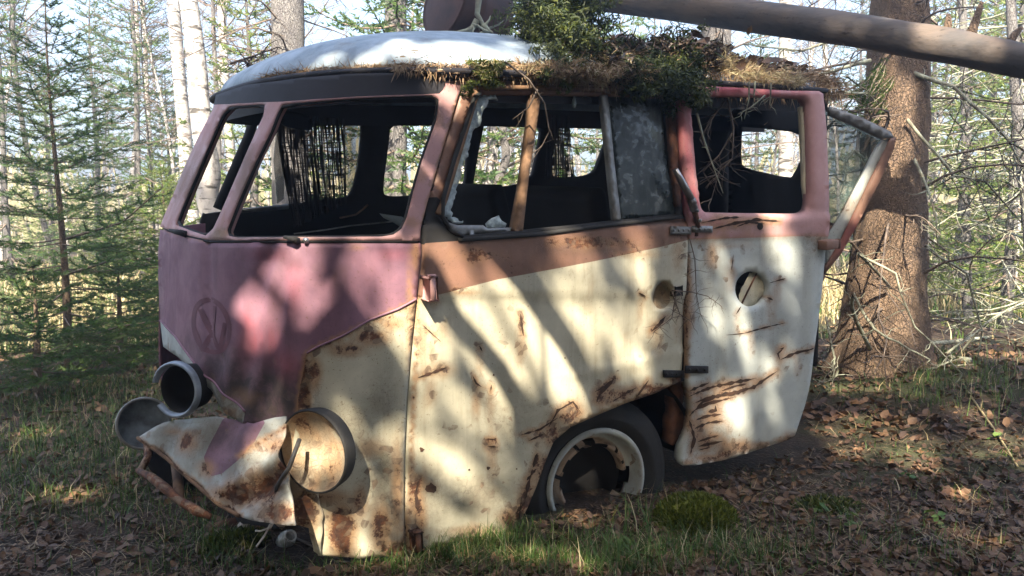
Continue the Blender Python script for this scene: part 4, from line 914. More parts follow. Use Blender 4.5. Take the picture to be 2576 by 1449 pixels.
# the long lower limb that reaches to the van
_o = [o for o in COL.objects if o.name == 'young_spruce'][0]; mb = MB(); b0 = _o.location
for pl in ([(168, 690, 5.2), (300, 655, 4.8), (420, 650, 4.5), (560, 588, 4.3), (690, 540, 4.2)], [(168, 600, 5.2), (330, 560, 4.9), (440, 470, 4.7)], [(168, 860, 5.2), (330, 820, 4.8), (480, 800, 4.6)]):
    pl = [(u * .93 if u > 200 else u, v, y) for u, v, y in pl]; P = [at(*q) - b0 for q in pl]; F_ = []
    for a, c in zip(P[:-1], P[1:]): F_ += [a.lerp(c, k / 4) for k in range(4)]
    F_.append(P[-1]); tube(mb, F_, [.010 * (1 - .8 * i / len(F_)) for i in range(len(F_))], 5, 1, False); needles(mb, F_, 260, .030, .0055)
    for i in range(2, len(F_) - 1):
        for sg in (-1, 1):
            L = .24 * (1 - i / len(F_)) + .06; dr = (F_[i + 1] - F_[i]).normalized(); tw = wob(F_[i], F_[i] + (dr + Vector((-dr.y, dr.x, -.2)) * sg).normalized() * L, 3, .05, .1); tube(mb, tw, .002, 3, 1, False); needles(mb, tw, 300, .030, .0055)
mb.build('long_limbs', [M['needle'], M['twig']], _o)
# --- background spruces (shared meshes)
sp = []
for k, (h, bl, nw) in enumerate(((5.5, 1.25, 22), (7.5, 1.6, 26), (4.2, 1.1, 18))):
    T, Cc = spruce_mesh(h, 0, .35, nw, bl, 75, .05, .016, .07, .22, .15)
    sp.append((mesh_of(T, 'trunk', M['grey_bark']), mesh_of(Cc, 'crown', [M['needle'] if k != 2 else M['needle2'], M['twig']])))
def bgspruce(u, y, kind, sc, label, group=None):
    p = at(u, 600, y); p.z = gz(p.x, p.y) - .05
    return place('spruce_tree', [('trunk', sp[kind][0]), ('crown', sp[kind][1])], p, rnd(0, 6), sc, label, 'tree', group)
for u, y, k, s in ((20, 11.5, 1, .8), (430, 14, 2, .9), (250, 17, 0, 1.2), (130, 15, 2, 1.0)): bgspruce(u, y, k, s, 'hazy green spruce standing in the sunlit forest beyond the van', 'spruces in the forest beyond')
bgspruce(355, 13, 1, .95, 'slender dark spruce rising behind the left sapling')
bgspruce(1330, 8.6, 1, 1.3, 'dark spruce whose drooping boughs fill the middle van windows')
bgspruce(1010, 7.8, 0, 1.25, 'dark green spruce right behind the van cab')
bgspruce(640, 8.6, 2, 1.0, 'yellow-green spruce seen through the windscreen opening')
bgspruce(1230, 11.5, 2, 1.1, 'sunlit yellow-green spruce seen through the vent window')
bgspruce(1600, 12.5, 2, 1.0, 'yellow-green spruce behind the rear half of the van')
for u, y, k, s in ((2420, 9.5, 2, 1.0), (2540, 7.5, 2, .9), (2330, 12, 2, 1.2), (2650, 11, 2, 1.3), (2480, 13, 2, 1.3), (1900, 14, 0, .9), (2150, 19, 1, 1.0), (820, 20, 0, 1.0), (1500, 24, 1, 1.1), (2480, 18, 1, 1.1)):
    bgspruce(u, y, k, s, 'hazy green spruce standing in the sunlit forest beyond the van', 'spruces in the forest beyond')

# --- bare thin trees, shared meshes
def bare_mesh(h, tr, nb, seed, mat_tr, tw=.006, curv=.04, zb=.25):
    global rng; keep = rng; rng = random.Random(seed)
    T = MB(); Cc = MB(); tp = wob(V3(0, 0, 0), V3(rnd(-.3, .3), rnd(-.3, .3), h), 14, curv, 0, rng)
    tube(T, tp, [max(.008, tr * (1 - .8 * i / 14)) for i in range(15)], 8)
    for k in range(nb):
        f = zb + (.97 - zb) * rng.random(); i = int(f * 14); p = tp[i].lerp(tp[min(14, i + 1)], f * 14 - i); a = rnd(0, 6.28); L = h * .17 * (1.15 - f) * rnd(.5, 1.3)
        br = wob(p, p + V3(math.cos(a) * L, math.sin(a) * L, L * rnd(.1, 1.1)), 6, .07, 0, rng); tube(Cc, br, [tw * 1.3 * (1 - j / 8) for j in range(7)], 3, 0, False)
        for q in range(rng.randint(3, 7)):
            j = rng.randint(1, 5); b = br[j]; dd = V3(rnd(-1, 1), rnd(-1, 1), rnd(-.4, .9)).normalized() * L * rnd(.15, .45)
            tq = wob(b, b + dd, 3, .1, 0, rng); tube(Cc, tq, [tw * .6, tw * .5, tw * .35, tw * .2], 3, 0, False)
            if rng.random() < .7: dd2 = V3(rnd(-1, 1), rnd(-1, 1), rnd(-.4, .9)).normalized() * L * .16; tube(Cc, [tq[2], tq[2] + dd2], [tw * .4, tw * .2], 3, 0, False)
    rng = keep
    return mesh_of(T, 'trunk', mat_tr), mesh_of(Cc, 'branches', M['twig'])
bt = [bare_mesh(9, .05, 70, 11, M['birch'], .008), bare_mesh(11, .075, 70, 12, M['birch'], .009), bare_mesh(7, .028, 60, 13, M['grey_bark'], .006), bare_mesh(10, .045, 80, 14, M['grey_bark'], .008, .06), bare_mesh(8, .04, 90, 15, M['birch'], .007, .05)]
def bare(u, y, kind, sc, label, cat='tree', group=None, name='birch_tree', lean=(0, 0), rz=None):
    p = at(u, 600, y); p.z = gz(p.x, p.y) - .05
    return place(name, [('trunk', bt[kind][0]), ('branches', bt[kind][1])], p, rnd(0, 6) if rz is None else rz, sc, label, cat, group, lean)
r2 = random.Random(42)
for k in range(105):
    y = 9 + 30 * r2.random() ** .8; u = r2.uniform(-350, 2950); kd = r2.choice([0, 1, 2, 3, 4, 2, 4])
    bare(u, y, kd, r2.uniform(.8, 1.25), 'pale thin bare tree standing among many in the bright forest beyond', group='thin bare trees in the forest beyond', name='birch_tree' if kd in (0, 1, 4) else 'bare_tree', lean=(r2.uniform(-.06, .06), r2.uniform(-.06, .06)), rz=r2.uniform(0, 6))

# --- individually placed trunks
def trunk_tree(name, pts, rads, mat, label, cat='tree', sides=20, rough=.04, twigs=0, twr=(.3, .9), twmat='twig', flare=True, seed=1, zr=None):
    # pts: (u, v, depth) up the trunk
    P = [at(*p) for p in pts]; base = P[0].copy(); o = empty(name, base, label, cat); r = random.Random(seed)
    n = 60; fine = []; rr = []
    for i in range(n + 1):
        t = i / n * (len(P) - 1); k = min(int(t), len(P) - 2); f = t - k
        p_1 = P[max(k - 1, 0)]; p0 = P[k]; p1 = P[k + 1]; p2 = P[min(k + 2, len(P) - 1)]
        fine.append(.5 * ((2 * p0) + (p1 - p_1) * f + (2 * p_1 - 5 * p0 + 4 * p1 - p2) * f * f + (3 * p0 - p_1 - 3 * p1 + p2) * f ** 3) - base)
        rr.append(rads[k] + (rads[k + 1] - rads[k]) * f)
    mb = MB(); 
    for i, p in enumerate(fine):
        for k in range(sides):
            a = 6.283 * k / sides; d = V3(math.cos(a), math.sin(a), 0); q = rr[i] * (1 + rough * 1.6 * noise.noise(Vector((math.cos(a) * 1.6 + seed, math.sin(a) * 1.6, p.z * 1.2))) + rough * noise.noise(Vector((math.cos(a) * 6 + seed, math.sin(a) * 6, p.z * 6))))
            if flare: q *= 1 + .45 * math.exp(-i / 4.0) * (1 + .5 * math.sin(a * 4 + seed))
            mb.v.append(p + d * q)
    for i in range(n):
        for k in range(sides): mb.f.append([i * sides + k, i * sides + (k + 1) % sides, (i + 1) * sides + (k + 1) % sides, (i + 1) * sides + k]); mb.m.append(0)
    mb.build('trunk', mat, o)
    if twigs:
        tb = MB()
        for k in range(twigs):
            i = r.randint(4, n - 2) if zr is None else r.randint(int(zr[0] * n), int(zr[1] * n)); a = r.uniform(0, 6.283); L = r.uniform(*twr); p = fine[i] + V3(math.cos(a), math.sin(a), 0) * rr[i] * .9
            br = wob(p, p + V3(math.cos(a), math.sin(a), r.uniform(-.5, .25)) * L, 6, .09, -.04, r); tube(tb, br, [.009 * (1 - j / 8) for j in range(7)], 4, 0, False)
            for q in range(r.randint(3, 8)):
                j = r.randint(1, 5); b = br[j]; dd = V3(r.uniform(-1, 1), r.uniform(-1, 1), r.uniform(-1, .4)).normalized() * L * r.uniform(.15, .4); tube(tb, wob(b, b + dd, 3, .12, 0, r), [.004, .0035, .0025, .0012], 3, 0, False)
        tb.build('dead_branches', M[twmat], o)
    return o, base, fine, rr
big, bigb, bigf, bigr = trunk_tree('spruce_tree', [(2215, 985, 4.75), (2222, 800, 4.75), (2235, 600, 4.75), (2252, 350, 4.8), (2260, 100, 4.85), (2268, -200, 4.9)], [.26, .235, .205, .175, .155, .14], M['spruce_bark'], 'thick spruce with scaly brown bark beside the open cargo door', sides=40, rough=.10, twigs=46, twr=(.35, 1.1), seed=4)
trunk_tree('birch_tree', [(800, 760, 6.6), (545, 560, 6.6), (527, 430, 6.6), (505, 300, 6.6), (492, 130, 6.7), (472, -20, 6.7), (455, -200, 6.8)], [.09, .088, .085, .082, .078, .072, .07], M['birch'], 'leaning birch with peeling white bark behind the windscreen', flare=False, rough=.06, seed=2)
trunk_tree('birch_tree', [(492, 640, 12), (475, 480, 12), (462, 320, 12), (445, 120, 12), (428, -100, 12)], [.12, .11, .10, .09, .08], M['birch'], 'pale hazy birch left of the leaning birch', flare=False, rough=.05, seed=3)
trunk_tree('bare_tree', [(560, 640, 10), (548, 300, 10), (538, 100, 10), (534, -100, 10)], [.035, .03, .028, .025], M['grey_bark'], 'thin reddish bare sapling trunk just right of the leaning birch', flare=False, sides=8, twigs=26, twr=(.3, 1.2), seed=31)
trunk_tree('spruce_tree', [(735, 620, 6.6), (728, 300, 6.6), (725, 100, 6.6), (722, -80, 6.7)], [.155, .145, .138, .13], M['grey_bark'], 'grey spruce trunk rising behind the pale van roof', flare=False, rough=.06, twigs=16, twr=(.3, .9), seed=6)
trunk_tree('spruce_tree', [(985, 620, 8.5), (990, 300, 8.5), (992, 60, 8.5), (995, -100, 8.5)], [.11, .105, .10, .09], M['grey_bark'], 'grey trunk behind the middle of the roof', flare=False, rough=.06, twigs=20, seed=7)
trunk_tree('spruce_tree', [(1804, 620, 7.6), (1803, 300, 7.6), (1801, 100, 7.6), (1800, -80, 7.6)], [.145, .14, .135, .13], M['grey_bark'], 'blue-grey trunk behind the needle heap on the roof', flare=False, rough=.06, twigs=30, twr=(.4, 1.3), seed=8)
trunk_tree('birch_tree', [(1975, 700, 9.5), (1976, 420, 9.5), (1976, 300, 9.5), (1975, -100, 9.5)], [.09, .085, .08, .07], M['birch'], 'birch trunk framed by the cargo door window', flare=False, rough=.05, seed=9)
trunk_tree('bare_tree', [(1232, 640, 8.4), (1228, 460, 8.4), (1240, 380, 8.4), (1236, 280, 8.4), (1240, 60, 8.4)], [.045, .042, .04, .035, .03], M['birch'], 'slim pale trunk, left one seen through the vent window', flare=False, sides=12, twigs=8, seed=10)
trunk_tree('bare_tree', [(1258, 640, 8.0), (1254, 470, 8.0), (1272, 400, 8.0), (1266, 330, 8.0), (1268, 280, 8.0), (1276, 60, 8)], [.05, .048, .045, .04, .038, .03], M['grey_bark'], 'crooked grey trunk, right one seen through the vent window', flare=False, sides=12, twigs=8, seed=11)
trunk_tree('bare_tree', [(2440, 900, 8), (2430, 600, 8), (2428, 300, 8), (2420, -50, 8.2)], [.05, .045, .04, .035], M['grey_bark'], 'thin grey dead spruce at the right covered in hanging lichen twigs', flare=False, sides=10, twigs=60, twr=(.4, 1.4), twmat='lichentwig', seed=12)
trunk_tree('bare_tree', [(2600, 900, 6.2), (2590, 600, 6.2), (2560, 300, 6.2), (2540, -50, 6.4)], [.05, .045, .04, .035], M['grey_bark'], 'dead lichen-hung tree at the far right edge', flare=False, sides=10, twigs=60, twr=(.4, 1.3), twmat='lichentwig', seed=13)
# lichen-grey dead limbs of the big spruce
mb = MB(); r3 = random.Random(8)
def limb(pts, rad, nt, mb, tl=.12, mi=0):
    P = [at(*p) - bigb for p in pts]; F = []
    for a, b in zip(P[:-1], P[1:]): F += [a.lerp(b, k / 3) + Vector((r3.uniform(-1, 1), 0, r3.uniform(-1, 1))) * .006 for k in range(3)]
    F.append(P[-1]); tube(mb, F, [rad * (1 - .75 * i / len(F)) for i in range(len(F))], 6, mi)
    for k in range(nt):
        i = r3.randint(1, len(F) - 1); d = Vector((r3.uniform(-1, 1), r3.uniform(-.6, .6), r3.uniform(-1, .7))).normalized() * tl * r3.uniform(.4, 1.4)
        q = wob(F[i], F[i] + d, 3, .15, 0, r3); tube(mb, q, [.004, .003, .002, .001], 3, mi, False)
    return F
for pts, rad, nt in (([(2190, 880, 4.55), (2140, 770, 4.3), (2148, 740, 4.25), (2200, 830, 4.2), (2290, 880, 4.2), (2340, 905, 4.2)], .012, 22), ([(2240, 720, 4.5), (2160, 640, 4.2), (2250, 690, 4.2), (2300, 820, 4.2), (2420, 940, 4.2)], .010, 24),
                     ([(2300, 400, 4.6), (2350, 520, 4.4), (2360, 620, 4.4)], .010, 16), ([(2330, 620, 4.6), (2430, 690, 4.6), (2470, 830, 4.6), (2450, 960, 4.6)], .009, 24), ([(2290, 180, 4.7), (2400, 220, 4.6), (2520, 330, 4.5), (2576, 420, 4.5)], .014, 34),
                     ([(2200, 420, 4.5), (2150, 380, 4.1), (2120, 420, 4.0), (2135, 470, 4.0), (2100, 440, 4.0)], .009, 22), ([(2280, 300, 4.6), (2400, 440, 4.5), (2480, 460, 4.4), (2570, 560, 4.4)], .010, 30), ([(2230, 980, 4.6), (2330, 930, 4.5), (2420, 900, 4.4)], .008, 10), ([(2080, 800, 4.5), (2100, 900, 4.3), (2090, 980, 4.3)], .008, 26), ([(2190, 150, 4.7), (2050, 190, 4.6), (1930, 170, 4.6), (1850, 230, 4.6)], .012, 30), ([(2190, 60, 4.7), (2020, 130, 4.8), (1870, 110, 4.8)], .010, 30), ([(2200, 240, 4.6), (2110, 230, 4.4), (2060, 290, 4.4)], .010, 20)):
    limb(pts, rad, nt, mb)
mb.build('lichen_limbs', M['lichentwig'], big)
mb = MB(); r4 = random.Random(3)      # dark green boughs between the door top and the trunk
for k in range(16):
    a = at(2190 + r4.uniform(-20, 60), 200 + r4.uniform(-60, 60), 4.7) - bigb; b = at(2090 + r4.uniform(-20, 90), 230 + r4.uniform(-40, 120), 4.45) - bigb; q = wob(a, b, 5, .06, .1, r4); tube(mb, q, .004, 4, 1, False); needles(mb, q, 260, .03, .006)
for k in range(40):
    u0 = r4.uniform(2340, 2600); v0 = r4.uniform(120, 520); a = at(u0, v0, 5.2) - bigb; b = a + V3(r4.uniform(-.3, .35), r4.uniform(-.2, .2), r4.uniform(-.35, -.05)); q = wob(a, b, 4, .08, 0, r4); tube(mb, q, .004, 3, 1, False); needles(mb, q, 120, .03, .005)
mb.build('green_boughs', [M['needle'], M['twig']], big)

# --- fallen log over the roof
LP = [at(1440, -22, 4.6), at(1840, 32, 4.3), at(2200, 85, 4.0), at(2400, 118, 3.85), at(2640, 166, 3.7)]
LP = [LP[0] + (LP[0] - LP[1]) * 1.6] + LP + [LP[-1] + (LP[-1] - LP[-2]) * 2.2, LP[-1] + (LP[-1] - LP[-2]) * 4.5]
lo_ = empty('fallen_log', LP[0], 'smooth barkless spruce log lying slantwise above the van roof', 'log'); mb = MB(); fl = []
for a, b in zip(LP[:-1], LP[1:]): fl += [a.lerp(b, k / 8) - LP[0] for k in range(8)]
fl.append(LP[-1] - LP[0]); n = len(fl); sd = 24
for i, p in enumerate(fl):
    t = (fl[min(i + 1, n - 1)] - fl[max(i - 1, 0)]).normalized(); u_ = t.cross(V3(0, 0, 1)).normalized(); w_ = u_.cross(t)
    for k in range(sd):
        a = 6.283 * k / sd; q = (.088 - .012 * i / n) * (1 + .10 * noise.noise(V3(math.cos(a) * 2, math.sin(a) * 2, i * .15)) - .08 * (k in (5, 17)) * (i % 7 > 1)); mb.v.append(p + (u_ * math.cos(a) + w_ * math.sin(a)) * q)
for i in range(n - 1):
    for k in range(sd): mb.f.append([i * sd + k, i * sd + (k + 1) % sd, (i + 1) * sd + (k + 1) % sd, (i + 1) * sd + k]); mb.m.append(0)
mb.f.append(list(range(sd))); mb.m.append(0)
mb.build('stem', M['logwood'], lo_)
for (u, v, y, du, dv) in ((1900, 45, 4.2, -8, -22), (2120, 100, 4.0, 6, 16), (2300, 80, 3.9, 10, -22), (2440, 80, 3.85, 30, -75), (2380, 85, 3.9, 5, -50), (2530, 110, 3.8, 40, -40)):
    mb = MB(); a = at(u, v + 10, y) - LP[0]; b = at(u + du, v + dv, y) - LP[0]; q = wob(a, b, 4, .05, 0, r4); f_ = min(1, (b - a).length * 9); tube(mb, q, [.030 * f_, .022 * f_, .018 * f_, .015 * f_, .009 * f_], 8); mb.build('branch_stub', M['spruce_bark'], lo_)

# ---------------------------------------------------------------- things on the roof
def roof_at(s, n):
    rho = min(1, abs(n - W2 / 2) / (W2 / 2 - float(gside(.5)))); z = WG + (RH - .09 * min(1, max(0, (s - .7) / 1.2))) * max(0, 1 - rho ** 2.5) ** (1 / 2.1)
    return z + sagf(s, n)
def vanP(s, n, w): return PA + VR * s + VN * n + VW * w
# rusty drum lying on the far side of the roof
dc = at(1180, 30, 4.05); dr = empty('steel_drum', dc, 'dark rusty steel drum resting on the van roof', 'drum'); ax = Vector((.74, .62, -.18)).normalized()
mb = MB(); lathe(mb, V3(0, 0, 0), ax, [(0, -.135), (.13, -.135), (.142, -.128), (.150, -.135), (.152, -.12), (.145, -.11), (.145, -.04), (.152, -.03), (.152, -.02), (.145, -.01), (.145, .1), (.150, .11), (.150, .125), (.14, .12), (.0, .12)], 40); dr.location = at(1180, 33, 3.45); mb.build('shell', M['rustdark'], dr)
mb = MB(); lathe(mb, ax * -.135 + V3(0, 0, .06), ax * -1, [(.02, 0), (.02, .008), (0, .008)], 14); mb.build('bung', M['dark'], dr)
# dry needle litter along the roof edge and the rear part
lit = MB(); r5 = random.Random(17)
def litter_pt(s, n, lift): return vanP(s, n, roof_at(s, n) + lift)
for k in range(12000):
    if r5.random() < .6: s = r5.uniform(-.05, 2.1); n = .10 + abs(r5.gauss(0, .06)) - .055; lift = r5.uniform(-.02, .022) * (.4 + min(1, max(0, s)))
    else: s = r5.uniform(.95, 2.1); n = r5.uniform(.10, 1.0); lift = r5.uniform(0, .05 * min(1, max(0, s - .8) * 1.6))
    if s < .85:
        if r5.random() < .55: continue
        n = .045 + abs(r5.gauss(0, .016)) + .03 * max(0, s - .5); lift = r5.uniform(-.02, .012)
    p = litter_pt(s, max(n, .045), lift); L = r5.uniform(.02, .075) * min(1, .45 + max(0, s) * .6); d = Vector((r5.gauss(0, 1), r5.gauss(0, .7), r5.gauss(0, .35))).normalized() * L
    if n < .085 and r5.random() < .5: d = Vector((r5.gauss(0, .3), -.25, -1)).normalized() * L * 1.2
    w = d.cross(Vector((r5.gauss(0, 1), r5.gauss(0, 1), r5.gauss(0, 1)))).normalized() * r5.uniform(.0009, .0022)
    lit.add([p - w, p + w, p + d * .6 + w * .8 + V3(0, 0, .002), p + d, p + d * .6 - w * .8], [[0, 1, 2, 3, 4]])
def leafq(mb, p, sz, r, nrm=None, mi=0, curl=.35):
    nrm = nrm or Vector((r.gauss(0, .55), r.gauss(0, .55), 1)).normalized(); a = nrm.orthogonal().normalized(); a.rotate(Matrix.Rotation(r.uniform(0, 6.283), 3, nrm)); b = nrm.cross(a); c = sz * curl * r.uniform(-.3, 1)
    w = r.uniform(.5, .75)
    mb.add([p - a * sz * .5, p - a * sz * .15 + b * sz * w * .5 + nrm * c * .7, p + a * sz * .3 + b * sz * w * .38 + nrm * c * .6, p + a * sz * .55 + nrm * c * .5, p + a * sz * .3 - b * sz * w * .38 + nrm * c * .5, p - a * sz * .15 - b * sz * w * .5 + nrm * c * .6, p + a * sz * .05],
           [[0, 6, 1], [1, 6, 2], [2, 6, 3], [3, 6, 4], [4, 6, 5], [5, 6, 0]], mi)
for k in range(1800):      # needles caught on the front lip
    ph = r5.uniform(.27, .47); q = roof_pt(ph, 1.0, inf=.02); p = vanP(q[0], q[1], q[2] + sagf(q[0], q[1]) + r5.uniform(-.012, .008)); L = r5.uniform(.015, .05); d_ = Vector((r5.gauss(0, 1), r5.gauss(0, .7), r5.gauss(0, .5))).normalized() * L; w_ = d_.cross(Vector((r5.gauss(0, 1), 1, r5.gauss(0, 1)))).normalized() * .0014
    lit.add([p - w_, p + w_, p + d_], [[0, 1, 2]])
o = lit.build('needle_litter', M['deadneedle'], None); tag(o, 'dry straw-coloured needle litter caught along the van roof edge', 'litter', kind='stuff')
lf = MB()
for k in range(520):
    s = r5.uniform(1.15, 2.05); n = r5.uniform(.12, .8); leafq(lf, litter_pt(s, n, r5.uniform(.0, .06)), r5.uniform(.035, .075), r5)
for k in range(105): 
    q = at(r5.gauss(1700, 90), r5.gauss(150, 28), r5.uniform(3.0, 3.3)); leafq(lf, q, r5.uniform(.04, .08), r5, Vector((r5.gauss(0, 1), -1, r5.gauss(0, 1))).normalized())
o = lf.build('roof_leaves', M['leaf'], None); tag(o, 'heap of brown dead leaves on the rear of the van roof', 'leaves', kind='stuff')
def moss_clump(name, blobs_, label, mats, n, ln, wd, seed, depthr=.05, cat='moss', extra=None, group=None, hang=.5, stems=0):
    # blobs: (u, v, ru, rv, depth)
    r = random.Random(seed); mb = MB(); c0_ = at(blobs_[0][0], blobs_[0][1], blobs_[0][4])
    tot = sum(b[2] * b[3] for b in blobs_)
    for (u, v, ru, rv, y) in blobs_:
        k = int(n * ru * rv / tot); cc = at(u, v, y) - c0_; sx = ru * y / F; sz = rv * y / F
        cen = [(V3(r.gauss(0, .5) * sx, r.gauss(0, .5) * depthr, r.gauss(0, .5) * sz)) for _ in range(max(4, k // 40))]
        for _ in range(k):
            p = cc + r.choice(cen) + V3(r.gauss(0, .12) * sx, r.gauss(0, .25) * depthr, r.gauss(0, .12) * sz)
            d = V3(r.gauss(0, 1), r.gauss(0, .8) - .4, r.gauss(-hang, .8)).normalized() * ln * r.uniform(.5, 1.3); w = d.cross(V3(r.gauss(0, 1), r.gauss(0, 1), r.gauss(0, 1))).normalized() * wd * .5
            m_ = 0 if r.random() < .75 else 1; mb.add([p - w, p + w, p + d * .6 + w * .7, p + d, p + d * .6 - w * .7], [[0, 1, 2, 3, 4]], m_)
            if r.random() < .3:
                d2 = d.cross(w).normalized() * ln * .5; mb.add([p + d * .4 - w * .6, p + d * .4 + w * .6, p + d * .6 + d2], [[0, 1, 2]], m_)
    o = mb.build(name, mats, None); o.location = c0_; tag(o, label, cat, group); return o
def ys(u, off=0.0): k = (u - 1288) / F; s = (.26 + 2.33 * k) / (.839 - .545 * k); return 2.33 + .545 * s + off
def mc(bl, *a, **k): moss_clump('moss_clump', [(u, v, ru, rv, ys(u, o)) for u, v, ru, rv, o in bl], *a, **k)
mc([(1370, 20, 90, 50, .22), (1440, 60, 90, 50, .22), (1400, 100, 90, 45, .16), (1360, 70, 60, 50, .2), (1470, 130, 60, 40, .10), (1390, 150, 60, 40, .08), (1450, 0, 80, 40, .25), (1375, 185, 30, 30, .03)], 'large dark green hanging moss tuft at the middle of the van roof', [M['mossdark'], M['moss']], 15000, .022, .005, 5, .10)
mc([(1630, 205, 90, 36, .0), (1700, 225, 80, 40, .0), (1580, 185, 50, 30, .03), (1650, 165, 80, 30, .06), (1725, 190, 40, 60, .05), (1710, 130, 50, 45, .12), (1600, 235, 40, 20, -.02), (1740, 250, 40, 24, -.02)], 'shaggy moss mat drooping over the gutter above the cargo door hinge', [M['mossdark'], M['moss']], 15000, .022, .005, 6, .07)
mc([(1230, 165, 44, 16, .0), (1225, 188, 30, 18, -.02)], 'bright yellow-green moss tuft in the straw above the door pillar', [M['moss'], M['drygrass']], 2200, .018, .004, 7, .03)
mc([(1215, 212, 40, 9, -.03), (1180, 224, 16, 14, -.03)], 'small moss cushion on the corner of the cab door frame', [M['moss'], M['mossdark']], 1200, .010, .004, 8, .015, hang=0)
mc([(1425, 215, 18, 22, -.03)], 'tiny moss wisp hanging before the cab window rail', [M['moss'], M['mossdark']], 400, .012, .003, 9, .02)
mc([(1530, 175, 90, 26, .04), (1350, 175, 90, 18, .02), (1450, 185, 90, 20, .0)], 'pale straw and lichen fringe along the gutter between the moss tufts', [M['deadneedle'], M['drygrass']], 6000, .032, .003, 10, .05)
mc([(1790, 165, 50, 26, .12), (1840, 185, 60, 20, .1), (1900, 202, 80, 14, .08), (1970, 212, 60, 12, .06)], 'sunlit heap of straw needles on the roof above the cargo door', [M['drygrass'], M['deadneedle']], 5000, .04, .003, 12, .08, cat='straw', hang=0)
mc([(1600, 130, 110, 26, .25), (1500, 150, 80, 20, .15), (1720, 150, 80, 26, .2)], 'dark heap of rotted needles and moss behind the hanging moss', [M['leafdark'], M['mossdark']], 6000, .04, .007, 13, .12, cat='debris', hang=0)
# hanging dead twigs in the cargo window, by the latch and before the cab window
def twig_thing(paths, label, rad=.004, side=6, sl=.06, mat='twig', name='dead_twig', seed=2, parent=None, cat='twig'):
    r = random.Random(seed); base = at(*paths[0][0]); o = MB()
    for pts in paths:
        P = [at(*p) - base for p in pts]; P2 = []
        for a, b in zip(P[:-1], P[1:]): P2 += [a.lerp(b, k / 3) for k in range(3)]
        P2.append(P[-1]); n = len(P2); tube(o, P2, [rad * (1 - .7 * i / n) for i in range(n)], 5, 0)
        for k in range(side):
            i = r.randint(1, n - 1); d = V3(r.uniform(-1, 1), r.uniform(-.4, .4), r.uniform(-1, .4)).normalized() * sl * r.uniform(.4, 1.3); tube(o, wob(P2[i], P2[i] + d, 3, .12, 0, r), [rad * .5, rad * .4, rad * .3, rad * .15], 3, 0, False)
    ob = o.build(name, M[mat], None); ob.location = base; return tag(ob, label, cat)
twig_thing([[(1830, 245, 3.05), (1790, 300, 3.05), (1760, 350, 3.05)], [(1830, 248, 3.05), (1845, 320, 3.05), (1842, 400, 3.05), (1800, 440, 3.05), (1775, 455, 3.05)], [(1845, 330, 3.06), (1810, 390, 3.06), (1768, 430, 3.06)], [(1843, 400, 3.06), (1815, 415, 3.06), (1790, 500, 3.06)]], 'tangle of thin dead twigs hanging inside the cargo door window', .0045, 14, .09, seed=5)
twig_thing([[(1885, 205, 3.0), (1884, 250, 3.0), (1872, 300, 3.0)], [(1900, 205, 3.02), (1895, 260, 3.02)], [(1940, 208, 3.02), (1937, 262, 3.02)], [(1925, 240, 3.0), (1890, 270, 3.0), (1856, 288, 3.0)]], 'bleached straw-coloured twigs dangling over the top rail of the cargo window', .004, 4, .05, 'lichentwig', seed=6)
twig_thing([[(1753, 285, 2.9), (1770, 350, 2.9), (1795, 420, 2.9), (1819, 486, 2.9)]], 'long straight pale twig slanting across the cargo window', .005, 2, .04, 'lichentwig', seed=7)
twig_thing([[(1690, 730, 2.82), (1740, 735, 2.85), (1780, 745, 2.88), (1808, 765, 2.9)], [(1690, 735, 2.82), (1710, 790, 2.84), (1740, 810, 2.86)], [(1700, 745, 2.82), (1690, 800, 2.82), (1645, 835, 2.78)], [(1735, 600, 2.85), (1748, 650, 2.86), (1752, 740, 2.87), (1762, 790, 2.88)]], 'thin branching twig caught in the door seam by the latch hole', .0025, 16, .06, seed=8)
twig_thing([[(1270, 155, 2.42), (1330, 200, 2.42), (1370, 260, 2.45), (1382, 330, 2.48), (1362, 370, 2.48), (1340, 385, 2.48)], [(1352, 225, 2.45), (1330, 270, 2.45), (1290, 300, 2.44)]], 'thin curling grey twig hanging in front of the cab door window', .0035, 3, .06, seed=9)
twig_thing([[(1205, -10, 3.2), (1200, 35, 3.2), (1215, 62, 3.2), (1228, 85, 3.2)], [(1200, 50, 3.2), (1185, 75, 3.2), (1150, 82, 3.2), (1110, 80, 3.2)], [(1215, 62, 3.2), (1228, 78, 3.2), (1240, 84, 3.2)]], 'lichen-crusted birch branch standing on the roof before the drum', .014, 5, .10, 'lichentwig', seed=10, cat='branch', name='birch_branch')
twig_thing([[(1098, 210, 2.6), (1117, 160, 2.6), (1140, 105, 2.6)]], 'single thin twig leaning on the front of the roof', .003, 2, .03, seed=11)
twig_thing([[(580, 160, 4.6), (640, 140, 4.6), (700, 118, 4.6)], [(610, 150, 4.6), (625, 165, 4.6)]], 'small spruce twig poking past the front edge of the roof', .008, 16, .14, seed=12)
# ---------------------------------------------------------------- forest floor cover
r6 = random.Random(99)
def inside_van(p):
    q = to_loc((p.x, p.y, p.z)); return q[0] > -.5 and 0.02 < q[1] < 1.7 and q[0] < 2.2 and shellE(np.array([q]))[0] < -.02
lf = MB()
for k in range(24000):
    u = r6.uniform(-60, 2640); v = r6.uniform(880, 1500) if r6.random() < .8 else r6.uniform(820, 1000)
    d = rays([(u, v)])[0]
    if d[2] > -.08: continue
    t = (CAMZ - .02) / -d[2]; p = Vector(CP + d * t)
    if p.y > 9 : continue
    p.z = gz(p.x, p.y) + r6.uniform(.0, .02)
    if inside_van(p): continue
    gr = noise.noise(Vector((p.x * 1.3, p.y * 1.3, 9)))
    if p.x < -.9 and gr > .15 and r6.random() < .6: continue
    leafq(lf, p, r6.uniform(.014, .055) * (.8 + .5 * noise.noise(Vector((p.x * 2, p.y * 2, 3)))) * (1 + .35 * (p.y > 3.6)), r6)
